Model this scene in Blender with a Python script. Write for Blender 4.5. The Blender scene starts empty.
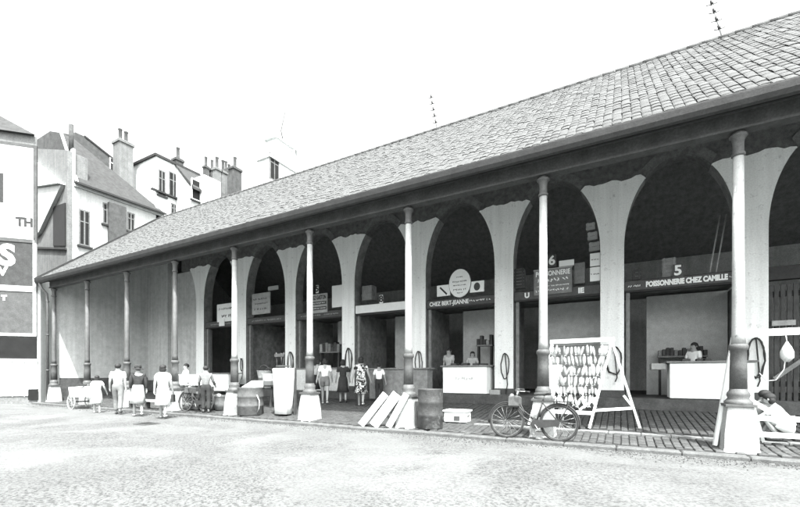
import bpy, bmesh, math, random
from mathutils import Vector, Matrix, Euler
R = random.Random(7)
PI = math.pi
scene = bpy.context.scene
COL = scene.collection

# ------------------------------------------------------------------ camera, sky, sun, exposure
FPX, UV0, HZ, CAMZ = 400.0, -328.0, 375.0, 1.3
AL = math.atan((400 - UV0) / FPX)
FWD = Vector((-math.cos(AL), math.sin(AL), 0)); RGT = Vector((math.sin(AL), math.cos(AL), 0))
cam_d = bpy.data.cameras.new('camera'); cam = bpy.data.objects.new('camera', cam_d); COL.objects.link(cam)
cam.location = (0, 0, CAMZ)
cam.rotation_euler = FWD.to_track_quat('-Z', 'Y').to_euler()
cam_d.sensor_width = 36; cam_d.lens = 36 * FPX / 800; cam_d.shift_y = (HZ - 253.5) / 800
cam_d.clip_start = 0.05; cam_d.clip_end = 2000
scene.camera = cam
SUN_EL, SUN_AZ = math.radians(61), math.radians(50)      # azimuth measured from the facade normal towards the right
sdir = Vector((math.cos(SUN_EL) * math.sin(SUN_AZ), -math.cos(SUN_EL) * math.cos(SUN_AZ), math.sin(SUN_EL)))
w = bpy.data.worlds.new('World'); scene.world = w; w.use_nodes = True
nt = w.node_tree; nt.nodes.clear()
sky = nt.nodes.new('ShaderNodeTexSky'); sky.sky_type = 'NISHITA'; sky.sun_disc = False
sky.sun_elevation = SUN_EL; sky.sun_rotation = math.atan2(sdir.x, sdir.y)
sky.dust_density = 6.0; sky.air_density = 1.6
bw = nt.nodes.new('ShaderNodeRGBToBW'); bgn = nt.nodes.new('ShaderNodeBackground'); wo = nt.nodes.new('ShaderNodeOutputWorld')
bgn.inputs['Strength'].default_value = 0.15
nt.links.new(sky.outputs[0], bw.inputs[0]); nt.links.new(bw.outputs[0], bgn.inputs['Color']); nt.links.new(bgn.outputs[0], wo.inputs[0])
sl = bpy.data.lights.new('sun', 'SUN'); sl.energy = 2.0; sl.angle = math.radians(0.5); sl.color = (1, 0.995, 0.985)
so = bpy.data.objects.new('sun', sl); COL.objects.link(so); so.location = (10, -10, 30)
so.rotation_euler = sdir.to_track_quat('Z', 'Y').to_euler()
scene.view_settings.view_transform = 'Standard'; scene.view_settings.look = 'None'
scene.view_settings.exposure = 2.5; scene.view_settings.gamma = 1

# ------------------------------------------------------------------ helpers
def at(u, v, y):
    """point at depth plane Y=y seen at photo pixel (u,v)"""
    d = FWD * FPX + RGT * (u - 400) + Vector((0, 0, HZ - v))
    s = y / d.y
    return Vector((d.x * s, y, CAMZ + d.z * s))
def atX(u, v, x):
    d = FWD * FPX + RGT * (u - 400) + Vector((0, 0, HZ - v))
    s = x / d.x
    return Vector((x, d.y * s, CAMZ + d.z * s))

OFF = {}
class MB:
    def __init__(self): self.v = []; self.f = []; self.sm = []
    def add(self, vs, fs, smooth=False, M=None):
        n = len(self.v)
        for p in vs:
            p = Vector(p)
            self.v.append(M @ p if M is not None else p)
        for f in fs: self.f.append([i + n for i in f]); self.sm.append(smooth)
        return self
    def box(self, lo, hi, M=None):
        x0, y0, z0 = lo; x1, y1, z1 = hi
        return self.add([(x0,y0,z0),(x1,y0,z0),(x1,y1,z0),(x0,y1,z0),(x0,y0,z1),(x1,y0,z1),(x1,y1,z1),(x0,y1,z1)],
            [(0,3,2,1),(4,5,6,7),(0,1,5,4),(1,2,6,5),(2,3,7,6),(3,0,4,7)], False, M)
    def bbox(self, lo, hi, b=0.02, M=None):
        """box with chamfered vertical edges and top"""
        x0, y0, z0 = lo; x1, y1, z1 = hi
        def ring(i, z): return [(x0+i+b*0,y0+i,z),(x1-i,y0+i,z),(x1-i,y1-i,z),(x0+i,y1-i,z)]
        vs = ring(b, z0) + ring(0, z0+b) + ring(0, z1-b) + ring(b, z1)
        fs = [(3,2,1,0),(12,13,14,15)]
        for k in range(3):
            for i in range(4):
                j = (i+1) % 4; fs.append((4*k+i, 4*k+j, 4*k+4+j, 4*k+4+i))
        return self.add(vs, fs, False, M)
    def bar(self, a, b, wd, ht, up=(0,0,1)):
        a = Vector(a); b = Vector(b); d = b - a; L = d.length; z = d / L
        x = Vector(up).cross(z)
        if x.length < 1e-4: x = Vector((1,0,0))
        x.normalize(); y = z.cross(x)
        M = Matrix(((x.x,y.x,z.x,a.x),(x.y,y.y,z.y,a.y),(x.z,y.z,z.z,a.z),(0,0,0,1)))
        return self.box((-wd/2,-ht/2,0),(wd/2,ht/2,L), M)
    def tube(self, pts, r, n=8, closed=False):
        pts = [Vector(p) for p in pts]; N = len(pts); rs = r if isinstance(r, (list, tuple)) else [r]*N
        vs = []; fs = []; prev = None
        for i, p in enumerate(pts):
            if closed: t = pts[(i+1) % N] - pts[i-1]
            else: t = pts[min(i+1,N-1)] - pts[max(i-1,0)]
            t.normalize()
            if prev is None:
                a = Vector((0,0,1)) if abs(t.z) < .9 else Vector((1,0,0))
                x = a.cross(t).normalized()
            else: x = (prev - t * prev.dot(t)).normalized()
            prev = x; y = t.cross(x)
            for k in range(n):
                an = 2*PI*k/n; vs.append(p + (x*math.cos(an) + y*math.sin(an)) * rs[i])
        M = N if closed else N-1
        for i in range(M):
            j = (i+1) % N
            for k in range(n): fs.append((i*n+k, i*n+(k+1)%n, j*n+(k+1)%n, j*n+k))
        if not closed: fs.append(tuple(range(n-1,-1,-1))); fs.append(tuple((N-1)*n+k for k in range(n)))
        return self.add(vs, fs, True)
    def lathe(self, prof, n=20, c=(0,0,0), smooth=True, sx=1, sy=1):
        vs = []; fs = []
        for r, z in prof:
            for k in range(n):
                a = 2*PI*k/n; vs.append((c[0]+sx*r*math.cos(a), c[1]+sy*r*math.sin(a), c[2]+z))
        for i in range(len(prof)-1):
            for k in range(n): fs.append((i*n+k, i*n+(k+1)%n, (i+1)*n+(k+1)%n, (i+1)*n+k))
        fs.append(tuple(range(n-1,-1,-1))); fs.append(tuple((len(prof)-1)*n+k for k in range(n)))
        return self.add(vs, fs, smooth)
    def ell(self, c, r, n=10, m=7, M=None):
        vs = []; fs = []
        for i in range(1, m):
            a = PI*i/m
            for k in range(n):
                b = 2*PI*k/n; vs.append((c[0]+r[0]*math.sin(a)*math.cos(b), c[1]+r[1]*math.sin(a)*math.sin(b), c[2]+r[2]*math.cos(a)))
        vs += [(c[0],c[1],c[2]+r[2]), (c[0],c[1],c[2]-r[2])]; T = len(vs)-2
        for i in range(m-2):
            for k in range(n): fs.append((i*n+k,(i+1)*n+k,(i+1)*n+(k+1)%n,i*n+(k+1)%n))
        for k in range(n):
            fs.append((T,k,(k+1)%n)); fs.append((T+1,(m-2)*n+(k+1)%n,(m-2)*n+k))
        return self.add(vs, fs, True, M)
    def prism(self, poly, axis, a, b):
        """poly in the two other axes, extruded along axis from a to b"""
        n = len(poly); vs = []
        for t in (a, b):
            for p, q in poly:
                vs.append({'x':(t,p,q),'y':(p,t,q),'z':(p,q,t)}[axis])
        fs = [tuple(range(n)), tuple(range(2*n-1, n-1, -1))]
        for i in range(n): j = (i+1)%n; fs.append((i, n+i, n+j, j))
        return self.add(vs, fs)
    def loft(self, rings, smooth=True, cap=True):
        n = len(rings[0]); vs = [p for r in rings for p in r]; fs = []
        for i in range(len(rings)-1):
            for k in range(n): fs.append((i*n+k, i*n+(k+1)%n, (i+1)*n+(k+1)%n, (i+1)*n+k))
        if cap: fs.append(tuple(range(n-1,-1,-1))); fs.append(tuple((len(rings)-1)*n+k for k in range(n)))
        return self.add(vs, fs, smooth)
    def mesh(self, name, m, off=(0,0,0), fix=True):
        o = Vector(off)
        me = bpy.data.meshes.new(name); me.from_pydata([tuple(p - o) for p in self.v], [], self.f)
        me.polygons.foreach_set('use_smooth', self.sm)
        if m: me.materials.append(m)
        if fix:
            bm = bmesh.new(); bm.from_mesh(me); bmesh.ops.recalc_face_normals(bm, faces=bm.faces); bm.to_mesh(me); bm.free()
        me.update(); return me
    def build(self, name, m, parent=None, label=None, world=True):
        off = OFF.get(parent.name, Vector((0,0,0))) if (parent and world) else Vector((0,0,0))
        o = bpy.data.objects.new(name, self.mesh(name, m, off)); COL.objects.link(o)
        if parent: o.parent = parent; OFF[o.name] = off
        if label: o['label'] = label
        return o

def tag(o, label=None, cat=None, group=None, kind=None):
    if label: o['label'] = label
    if cat: o['category'] = cat
    if group: o['group'] = group
    if kind: o['kind'] = kind
    return o
def thing(name, label, cat, loc=(0,0,0), rz=0, group=None):
    o = bpy.data.objects.new(name, None); COL.objects.link(o); o.empty_display_size = .2
    o.location = loc; o.rotation_euler = (0,0,rz); OFF[o.name] = Vector(loc)
    return tag(o, label, cat, group)
def dup(root, loc, rz, label=None, group=None):
    def cp(o, par):
        c = o.copy(); COL.objects.link(c)
        if par: c.parent = par
        for ch in list(o.children): cp(ch, c)
        return c
    c = cp(root, None); c.location = loc; c.rotation_euler = (root.rotation_euler[0], root.rotation_euler[1], rz)
    OFF[c.name] = Vector(loc)
    if label: c['label'] = label
    if group: c['group'] = group
    return c

# ------------------------------------------------------------------ materials (a monochrome place: everything is a grey)
TINT = (0.965, 1.0, 0.985)
def g(v): return (v*TINT[0], v*TINT[1], v*TINT[2], 1)
MATS = {}
def mat(name, v, var=.25, scale=8, rough=.8, bump=.3, bscale=None, spots=0, spot_v=None, spot_scale=3, metal=0, obj_rand=0, fine=.25, streak=0):
    if name in MATS: return MATS[name]
    m = bpy.data.materials.new(name); m.use_nodes = True; t = m.node_tree; b = t.nodes['Principled BSDF']
    b.inputs['Roughness'].default_value = rough; b.inputs['Metallic'].default_value = metal
    b.inputs['Specular IOR Level'].default_value = .3
    tc = t.nodes.new('ShaderNodeTexCoord')
    n1 = t.nodes.new('ShaderNodeTexNoise'); n1.inputs['Scale'].default_value = scale; n1.inputs['Detail'].default_value = 6; n1.inputs['Roughness'].default_value = .65
    t.links.new(tc.outputs['Object'], n1.inputs['Vector'])
    r = t.nodes.new('ShaderNodeValToRGB'); e = r.color_ramp.elements
    e[0].position = .3; e[0].color = g(v*(1-var)); e[1].position = .7; e[1].color = g(min(v*(1+var), .92))
    t.links.new(n1.outputs['Fac'], r.inputs['Fac']); out = r.outputs['Color']
    def mul(a, fac_out, lo, hi):
        mr = t.nodes.new('ShaderNodeMapRange'); mr.inputs['From Min'].default_value = .3; mr.inputs['From Max'].default_value = .7
        mr.inputs['To Min'].default_value = lo; mr.inputs['To Max'].default_value = hi
        t.links.new(fac_out, mr.inputs['Value'])
        mx = t.nodes.new('ShaderNodeMix'); mx.data_type = 'RGBA'; mx.blend_type = 'MULTIPLY'; mx.inputs['Factor'].default_value = 1
        t.links.new(a, mx.inputs['A']); t.links.new(mr.outputs[0], mx.inputs['B']); return mx.outputs['Result']
    if fine:
        n2 = t.nodes.new('ShaderNodeTexNoise'); n2.inputs['Scale'].default_value = scale*9; n2.inputs['Detail'].default_value = 3
        t.links.new(tc.outputs['Object'], n2.inputs['Vector']); out = mul(out, n2.outputs['Fac'], 1-fine, 1+fine*.5)
    if streak:
        mp = t.nodes.new('ShaderNodeMapping'); mp.inputs['Scale'].default_value = (7, 7, .35)
        t.links.new(tc.outputs['Object'], mp.inputs['Vector'])
        n4 = t.nodes.new('ShaderNodeTexNoise'); n4.inputs['Scale'].default_value = 1; n4.inputs['Detail'].default_value = 5
        t.links.new(mp.outputs[0], n4.inputs['Vector']); out = mul(out, n4.outputs['Fac'], 1-streak, 1.05)
    if spots:
        n3 = t.nodes.new('ShaderNodeTexNoise'); n3.inputs['Scale'].default_value = spot_scale; n3.inputs['Detail'].default_value = 8; n3.inputs['Roughness'].default_value = .75
        t.links.new(tc.outputs['Object'], n3.inputs['Vector'])
        r3 = t.nodes.new('ShaderNodeValToRGB'); r3.color_ramp.elements[0].position = .62 - .2*spots; r3.color_ramp.elements[1].position = .70 if spots < .8 else .5
        t.links.new(n3.outputs['Fac'], r3.inputs['Fac'])
        mx = t.nodes.new('ShaderNodeMix'); mx.data_type = 'RGBA'; mx.inputs['B'].default_value = g(spot_v if spot_v is not None else v*.4)
        t.links.new(r3.outputs['Color'], mx.inputs['Factor']); t.links.new(out, mx.inputs['A']); out = mx.outputs['Result']
    if obj_rand:
        oi = t.nodes.new('ShaderNodeObjectInfo'); mr = t.nodes.new('ShaderNodeMapRange')
        mr.inputs['To Min'].default_value = 1-obj_rand; mr.inputs['To Max'].default_value = 1+obj_rand*.6
        t.links.new(oi.outputs['Random'], mr.inputs['Value'])
        mx = t.nodes.new('ShaderNodeMix'); mx.data_type = 'RGBA'; mx.blend_type = 'MULTIPLY'; mx.inputs['Factor'].default_value = 1
        t.links.new(out, mx.inputs['A']); t.links.new(mr.outputs[0], mx.inputs['B']); out = mx.outputs['Result']
    t.links.new(out, b.inputs['Base Color'])
    if bump:
        nb = t.nodes.new('ShaderNodeTexNoise'); nb.inputs['Scale'].default_value = bscale or scale*5; nb.inputs['Detail'].default_value = 6
        t.links.new(tc.outputs['Object'], nb.inputs['Vector'])
        bp = t.nodes.new('ShaderNodeBump'); bp.inputs['Strength'].default_value = bump; bp.inputs['Distance'].default_value = .02
        t.links.new(nb.outputs['Fac'], bp.inputs['Height']); t.links.new(bp.outputs[0], b.inputs['Normal'])
    MATS[name] = m; return m

m_road = mat('road_sand', 0.125, .10, .5, .95, .6, 30, spots=.35, spot_v=.085, spot_scale=.7, fine=0)
def road_grain(m):
    t = m.node_tree; b = t.nodes['Principled BSDF']; tc = [n for n in t.nodes if n.type == 'TEX_COORD'][0]
    def noise(sc_, det, lo, hi, ro=.6, dist=0):
        n = t.nodes.new('ShaderNodeTexNoise'); n.inputs['Scale'].default_value = sc_; n.inputs['Detail'].default_value = det; n.inputs['Roughness'].default_value = ro; n.inputs['Distortion'].default_value = dist
        t.links.new(tc.outputs['Object'], n.inputs['Vector'])
        mr = t.nodes.new('ShaderNodeMapRange'); mr.inputs['From Min'].default_value = lo; mr.inputs['From Max'].default_value = hi; t.links.new(n.outputs['Fac'], mr.inputs['Value']); return mr.outputs[0]
    def mixc(f, a, bb):
        mx = t.nodes.new('ShaderNodeMix'); mx.data_type = 'RGBA'; t.links.new(f, mx.inputs['Factor'])
        for k_, q in (('A', a), ('B', bb)):
            if isinstance(q, tuple): mx.inputs[k_].default_value = q
            else: t.links.new(q, mx.inputs[k_])
        return mx.outputs['Result']
    def mth(op, a, bb):
        n = t.nodes.new('ShaderNodeMath'); n.operation = op
        for k_, q in ((0, a), (1, bb)):
            if isinstance(q, (int, float)): n.inputs[k_].default_value = q
            else: t.links.new(q, n.inputs[k_])
        return n.outputs[0]
    patch = noise(.33, 6, .44, .58, .65, .8)            # where the ground is gritty
    base = mixc(noise(.6, 6, .35, .65), g(.105), g(.135))
    grit = mth('MULTIPLY', noise(24, 4, .50, .56, .7), mth('ADD', mth('MULTIPLY', patch, .65), .30))
    peb = mth('MULTIPLY', noise(7, 8, .55, .62, .8), mth('ADD', mth('MULTIPLY', patch, .6), .14))
    c = mixc(grit, base, g(.030)); c = mixc(peb, c, g(.022)); c = mixc(mth('MULTIPLY', patch, .3), c, g(.07))
    stain = noise(.55, 8, .66, .74, .7, 1.2); c = mixc(mth('MULTIPLY', stain, .55), c, g(.045))
    t.links.new(c, b.inputs['Base Color'])
road_grain(m_road)
m_brick = mat('paving_brick', 0.068, .35, 6, .75, .5, obj_rand=.3)
m_joint = mat('dirt_joint', .035, .3, 10, .95, .5)
m_kerb = mat('kerb_stone', 0.1, .3, 5, .9, .5, spots=.3, spot_v=.1)
m_strip = mat('pale_strip', 0.17, .25, 5, .9, .4)
m_tile = mat('roof_tile', 0.074, .25, 5, .85, .3, obj_rand=.18)
m_deck = mat('roof_underlay', .04, .3, 5, .9, .2)
m_soffit = mat('roof_boards', 0.2, .3, 6, .9, .2)
m_gut = mat('gutter_zinc', 0.03, .3, 4, .6, .15)
m_beam = mat('painted_beam', 0.07, .3, 3, .7, .25)
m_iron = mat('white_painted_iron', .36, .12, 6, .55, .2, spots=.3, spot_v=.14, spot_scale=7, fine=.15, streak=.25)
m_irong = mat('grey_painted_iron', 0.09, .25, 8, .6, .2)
m_plinth = mat('plinth_stone', 0.34, .15, 6, .85, .35, spots=.3, spot_v=.3, spot_scale=5)
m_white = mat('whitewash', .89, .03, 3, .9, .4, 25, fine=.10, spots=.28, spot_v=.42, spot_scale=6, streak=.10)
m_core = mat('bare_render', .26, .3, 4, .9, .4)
m_dado = mat('tarred_dado', 0.08, .4, 4, .8, .3)
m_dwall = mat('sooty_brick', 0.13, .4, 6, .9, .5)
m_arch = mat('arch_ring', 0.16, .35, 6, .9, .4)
m_plast = mat('grey_plaster', 0.52, .15, 4, .95, .4, 40, fine=.25, streak=.15)
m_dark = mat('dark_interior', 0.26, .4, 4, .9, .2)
m_panel = mat('pale_panel', .62, .15, 5, .9, .2)
m_wood = mat('white_painted_wood', .80, .05, 6, .7, .15, fine=.06)
m_gwood = mat('grey_wood', .22, .3, 6, .85, .3)
m_dwood = mat('dark_wood', 0.06, .35, 6, .8, .3)
m_black = mat('black_paint', 0.03, .3, 6, .5, .1)
m_rubber = mat('rubber', .03, .3, 9, .8, .2)
m_chrome = mat('dull_steel', .35, .2, 9, .4, .1, metal=.6)
m_rim = mat('bicycle_rim', .10, .3, 9, .6, .1)
m_drum = mat('rusty_drum', 0.05, .4, 7, .6, .3, spots=.3, spot_v=.22)
m_drum2 = mat('pale_tin_drum', 0.085, .3, 9, .6, .3, spots=.3, spot_v=.12)
m_cloth = mat('white_cloth', .85, .03, 5, .95, .1, fine=.04)
m_gcloth = mat('grey_cloth', .17, .2, 9, .95, .2)
m_dcloth = mat('dark_cloth', .035, .3, 9, .95, .2)
m_pcloth = mat('pale_grey_cloth', .45, .15, 9, .95, .2)
m_skin = mat('skin', 0.3, .08, 8, .6, .05, fine=.05)
m_hair = mat('hair', .025, .3, 30, .6, .4)
m_floral = mat('floral_cloth', .75, .05, 8, .95, .1, spots=.8, spot_v=.02, spot_scale=9, fine=.05)
m_fish = mat('dried_fish', 0.7, .3, 14, .5, .2, obj_rand=.35)
m_rope = mat('rope', .05, .3, 20, .9, .3)
m_hwall = mat('house_white', 0.42, .08, 2, .95, .2, 20, streak=.12, fine=.12)
m_hgrey = mat('house_grey', 0.17, .2, 2, .95, .3, 20, streak=.2)
m_hbrick = mat('house_brick', 0.07, .35, 3, .95, .5, 20)
m_slate = mat('house_slate', 0.04, .35, 4, .8, .4)
m_pane = mat('window_glass', .018, .2, 2, .45, 0, fine=0)
m_fadec = mat('house_pale', 0.72, .05, 2, .95, .1, streak=.08)  # pale house paint; on the far house its paleness stands in for haze
m_sgn = mat('sign_dark', 0.075, .25, 5, .6, .1)
m_sgng = mat('sign_grey', 0.2, .25, 5, .7, .1)
m_let = mat('sign_letter_white', .82, .03, 5, .7, 0, fine=0)
m_pane.node_tree.nodes['Principled BSDF'].inputs['Specular IOR Level'].default_value = .1
m_card = mat('card_grey', .38, .2, 6, .9, .1)
m_board = mat('board_dark', 0.045, .3, 4, .85, .2)
m_tar = mat('board_frame_grey', 0.075, .25, 4, .8, .2)

def text_mesh(s, size, name, m, parent, loc, rot, bold=.012, width=None, align='CENTER', local=None):
    c = bpy.data.curves.new(name, 'FONT'); c.body = s; c.size = size; c.extrude = .004; c.align_x = align; c.align_y = 'CENTER'; c.offset = bold; c.resolution_u = 3
    o = bpy.data.objects.new(name, c); COL.objects.link(o)
    dg = bpy.context.evaluated_depsgraph_get(); me = bpy.data.meshes.new_from_object(o.evaluated_get(dg))
    bpy.data.objects.remove(o)
    xs = [v.co.x for v in me.vertices]
    if width and xs:
        k = width / (max(xs) - min(xs))
        for v in me.vertices: v.co.x *= k
    me.materials.clear(); me.materials.append(m)
    o = bpy.data.objects.new(name, me); COL.objects.link(o); o.parent = parent
    o.location = Vector(loc) - OFF.get(parent.name, Vector((0,0,0))); o.rotation_euler = rot; OFF[o.name] = OFF.get(parent.name, Vector((0,0,0)))
    return o
FACE = (PI/2, 0, 0)      # lettering that faces the street (-Y)

# ------------------------------------------------------------------ ground
KY0, KY1 = 8.22, 8.46          # kerb
YW, YP = 13.4, 12.95           # arcade wall front, stall platform front
ZPL = .65                      # platform height
X0, X1 = -24.2, 9.0            # hall ends
def zp(y): return .02 * 0 + max(0, (y - 8.9) * .088)
road = MB()
xs = [-400, -120, -60] + [-40 + 2*i for i in range(31)] + [40, 120, 400]
ys = [-400, -120, -40, -20, -10] + [-6 + i for i in range(15)] + [8.6, 30, 120, 400]
for x in xs:
    for y in ys:
        near = -30 < x < 15 and -5 < y < 8
        road.v.append(Vector((x, y, -.07 + (R.uniform(-.012, .012) if near else 0))))
NY = len(ys)
for i in range(len(xs)-1):
    for j in range(NY-1): road.f.append([i*NY+j, (i+1)*NY+j, (i+1)*NY+j+1, i*NY+j+1]); road.sm.append(True)
tag(road.build('road', m_road), kind='structure')

pav = MB()
pav.prism([(KY1, -.3), (YP+.6, -.3), (YP+.6, zp(YP+.6)-.02), (8.9, -.02), (KY1, -.02)], 'x', X0, X1)
pavement = tag(pav.build('pavement', m_joint), kind='structure')
kerb = MB().box((X0-.3, KY0+.03, -.3), (X1, KY1-.003, -.03)).build('kerb', m_joint); tag(kerb, kind='structure')
x = X0 - .3
while x < X1:
    L = R.uniform(.85, 1.1)
    MB().bbox((x+.008, KY0, -.25), (min(x+L, X1)-.008, KY1-.01, R.uniform(-.008, .008)), .02).build('kerb_stone', m_kerb, kerb); x += L
# paving bricks: separate paler course at y=9.75
TW, TL = .14, .24
bm_br = MB().bbox((-TW/2+.009, -TL/2+.007, -.05), (TW/2-.009, TL/2-.007, .0), .012)
slots = []
row = 0
ny = int((YP - KY1) / TL)
for j in range(ny):
    y = KY1 + (j + .5) * TL
    for i in range(int((X1 - X0) / TW)):
        x = X0 + (i + .5) * TW
        slots.append((x, y + (TL*.5 if i % 2 else 0) - TL*.25))
STRIP = (9.62, 9.84)
def inview(x, y, z):
    p = Vector((x, y, z - CAMZ)); f = p.dot(FWD)
    if f < .3: return None
    u = 400 + FPX * p.dot(RGT) / f; v = HZ - FPX * p.z / f
    return (u, v, f) if -10 < u < 810 and -10 < v < 517 else None
br = []
for (x, y) in slots:
    if y < KY1 + TL*.45 or STRIP[0]-.13 < y < STRIP[1]+.13 and x > -3.2: continue
    q = inview(x, y, zp(y)); br.append((q[2] if q else 99, x, y))
br.sort()
brick_me = None; rest = MB()
for k, (f, x, y) in enumerate(br):
    sl_ = math.atan(.088) if y > 8.9 else 0
    dz = R.uniform(-.006, .006); rot = Euler((sl_ + R.uniform(-.02,.02), R.uniform(-.02,.02), R.uniform(-.02,.02)))
    if k < 300:
        if brick_me is None: brick_me = bm_br.mesh('paving_brick', m_brick)
        o = bpy.data.objects.new('paving_brick', brick_me); COL.objects.link(o); o.parent = pavement
        o.location = (x, y, zp(y) + dz + .012); o.rotation_euler = rot
    else:
        M = Matrix.Translation((x, y, zp(y)+dz+.012)) @ rot.to_matrix().to_4x4()
        rest.add(bm_br.v, bm_br.f, False, M)
o = bpy.data.objects.new('paving_brick_field', rest.mesh('paving_brick_field', m_brick, fix=False)); COL.objects.link(o); o.parent = pavement; o['kind'] = 'stuff'
x = -3.2
while x < X1:
    L = R.uniform(.5, .7)
    MB().bbox((x+.006, STRIP[0], .0), (x+L-.006, STRIP[1], zp(9.73)+.012), .012).build('strip_slab', m_strip, pavement); x += L  # course of slabs paler than the bricks

# round iron drain and loose grit washed against the kerb
def onroad(u, v):
    d = FWD*FPX + RGT*(u-400) + Vector((0,0,HZ-v)); k_ = (-.07 - CAMZ)/d.z; return Vector((d.x*k_, d.y*k_, -.07))
p = onroad(147, 424); dr = thing('drain_cover', 'small dark drain grate in the square near the strolling group', 'drain', p)
MB().box((p.x-.28, p.y-.22, -.09), (p.x+.28, p.y+.22, -.052)).build('frame', m_irong, dr)
for k in range(6): MB().box((p.x-.24+k*.085, p.y-.18, -.06), (p.x-.19+k*.085, p.y+.18, -.046)).build('bar', m_black, dr)
gr = MB()
def pebble(x, y, z, r):
    M = Matrix.Translation((x, y, z)) @ Euler((R.uniform(0,3), R.uniform(0,3), R.uniform(0,3))).to_matrix().to_4x4()
    gr.add([(r,0,0),(-r,0,0),(0,r*.8,0),(0,-r*.8,0),(0,0,r*.6),(0,0,-r*.6)], [(0,2,4),(2,1,4),(1,3,4),(3,0,4),(2,0,5),(1,2,5),(3,1,5),(0,3,5)], False, M)
for k in range(6500):
    x = X1 - (X1 - X0)*R.random()**1.6; dd = abs(R.gauss(0, .22)); pebble(x, KY0 - .01 - dd*(1+.5*math.sin(x*1.7)), -.068, R.uniform(.004, .016)*(1.0 if R.random() < .93 else 1.6))
tag(gr.build('gutter_grit', mat('grit', .05, .4, 20, .9, .2, fine=0)), 'loose dark grit scattered over the square and along the kerb', 'grit', kind='stuff')
# ------------------------------------------------------------------ the market hall
hall = thing('market_hall', 'long open arcaded market hall with tiled roof and cast iron columns', 'market hall', ((X0+X1)/2, 13.4, 0))
YE, ZE, TH = 8.5, 5.92, math.radians(40); YR = 14.4; ZR = ZE + (YR - YE) * math.tan(TH); YB = 2*YR - YE
XV = X0 - .35
def zr(y): return ZE + (y - YE) * math.tan(TH) if y < YR else ZR - (y - YR) * math.tan(TH)
def roofpt(x, s, h=0):      # s along the front slope from the eave, h above it
    return Vector((x, YE + s*math.cos(TH) - h*math.sin(TH), ZE + s*math.sin(TH) + h*math.cos(TH)))
rf = MB()
t = .10
rf.prism([(YE, ZE-.02), (YR, ZR-.02), (YB, ZE-.02), (YB, ZE-.02-t), (YR, ZR-.02-t*1.3), (YE, ZE-.02-t)], 'x', XV, X1)
roof = rf.build('roof', m_soffit, hall)
# tiles
TWD, TEX = .165, .28; SL = (YR - YE) / math.cos(TH)
def tile_geo(wd, ln):
    mb = MB(); vs = []; fs = []; nx = 5
    prof = [(-.5, .0), (-.34, .008), (0, .010), (.36, .007), (.5, -.006)]
    for yy, lift in ((0, .015), (ln*1.08, .003)):
        for a, h in prof: vs.append((a*wd, yy, h + lift))
    for a, h in prof: vs.append((a*wd, 0, h + .015 - .012))
    for i in range(4): fs.append((i, i+1, nx+i+1, nx+i)); fs.append((2*nx+i, 2*nx+i+1, i+1, i))
    mb.add(vs, fs, False); return mb
tg = tile_geo(TWD - .009, TEX)
tl = []
for i in range(int((X1 - XV) / TWD)):
    so_ = R.uniform(-.13, .0)
    for j in range(int(SL / TEX) + 1):
        x = XV + (i + .5)*TWD; s = (j*TEX - .05 + so_) if j else -.05
        if s + TEX*.5 > SL: continue
        q = inview(x, *roofpt(x, s)[1:]); tl.append((q[2] if q else 99, x, s))
tl.sort(); tile_me = tg.mesh('roof_tile', m_tile, fix=False); rest = MB()
for k, (f, x, s) in enumerate(tl):
    jit = R.uniform(-.006, .006); p = roofpt(x + jit, s + R.uniform(-.018, .018), .012 + R.uniform(0, .008))
    rot = Euler((TH + R.uniform(-.015, .03), R.uniform(-.03, .03), R.uniform(-.025, .025)))
    if k < 300:
        o = bpy.data.objects.new('roof_tile', tile_me); COL.objects.link(o); o.parent = roof; o.location = p - OFF[roof.name]; o.rotation_euler = rot
    else: rest.add(tg.v, tg.f, False, Matrix.Translation(p) @ rot.to_matrix().to_4x4())
o = bpy.data.objects.new('roof_tile_field', rest.mesh('roof_tile_field', m_tile, OFF[roof.name], fix=False)); COL.objects.link(o); o.parent = roof; o['kind'] = 'stuff'
MB().prism([(YR+.03, ZR+.02), (YB+.05, ZE+.02-.04), (YB+.05, ZE+.06-.04), (YR+.03, ZR+.06)], 'x', XV, X1).build('rear_slope', m_tile, roof)
x = XV
k = 0
while x < X1:      # ridge tiles
    rt = MB().tube([(x, YR, ZR+.0), (x+.21, YR, ZR+.005), (x+.36, YR, ZR+.008)], [.10, .095, .105], 8); rt.build('ridge_tile', m_tile, roof); x += .37
# barge board at the left gable, gutter, fascia
MB().bar((XV-.03, YE-.1, ZE-.06), (XV-.03, YR, ZR+.02), .05, .2, up=(0,0,1)).build('barge_board', m_gut, roof)
MB().box((XV, YE+.02, ZE-.22), (X1, YE+.06, ZE-.03)).build('fascia', m_gut, hall)
gp = []
for k in range(7):
    a = PI + PI*k/6; gp.append((YE-.07 + .09*math.cos(a), ZE-.05 + .20*math.sin(a)))
gp += [(YE+.015, ZE-.05)]
gp2 = gp[:7] + [(YE+.012, ZE-.02), (YE-.16, ZE-.02)]
MB().prism(gp2, 'x', XV-.02, X1).build('gutter', m_gut, hall)
MB().tube([(XV, YE-.08, ZE-.05), (XV, YE-.08, ZE-.19)], .012).build('gutter_end', m_gut, hall)
dp = MB().tube([(-24.25, 8.44, 5.7), (-24.22, 8.5, 5.45), (-24.1, 8.66, 5.2), (-24.12, 8.7, 4.6), (-24.12, 8.7, .1)], .055, 10); dp.build('downpipe', m_irong, hall)
for zz in (1.5, 3.2, 4.8): MB().lathe([(.07, 0), (.07, .06)], 10, (-24.12, 8.7, zz)).build('pipe_clamp', m_irong, hall)
YC = 8.9
MB().box((X0, YC-.10, 5.50), (X1, YC+.10, 5.80)).box((X0, YC-.14, 5.80), (X1, YC+.14, 5.84)).box((X0, YC-.13, 5.50), (X1, YC-.102, 5.54)).build('eaves_beam', m_beam, hall)
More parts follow.
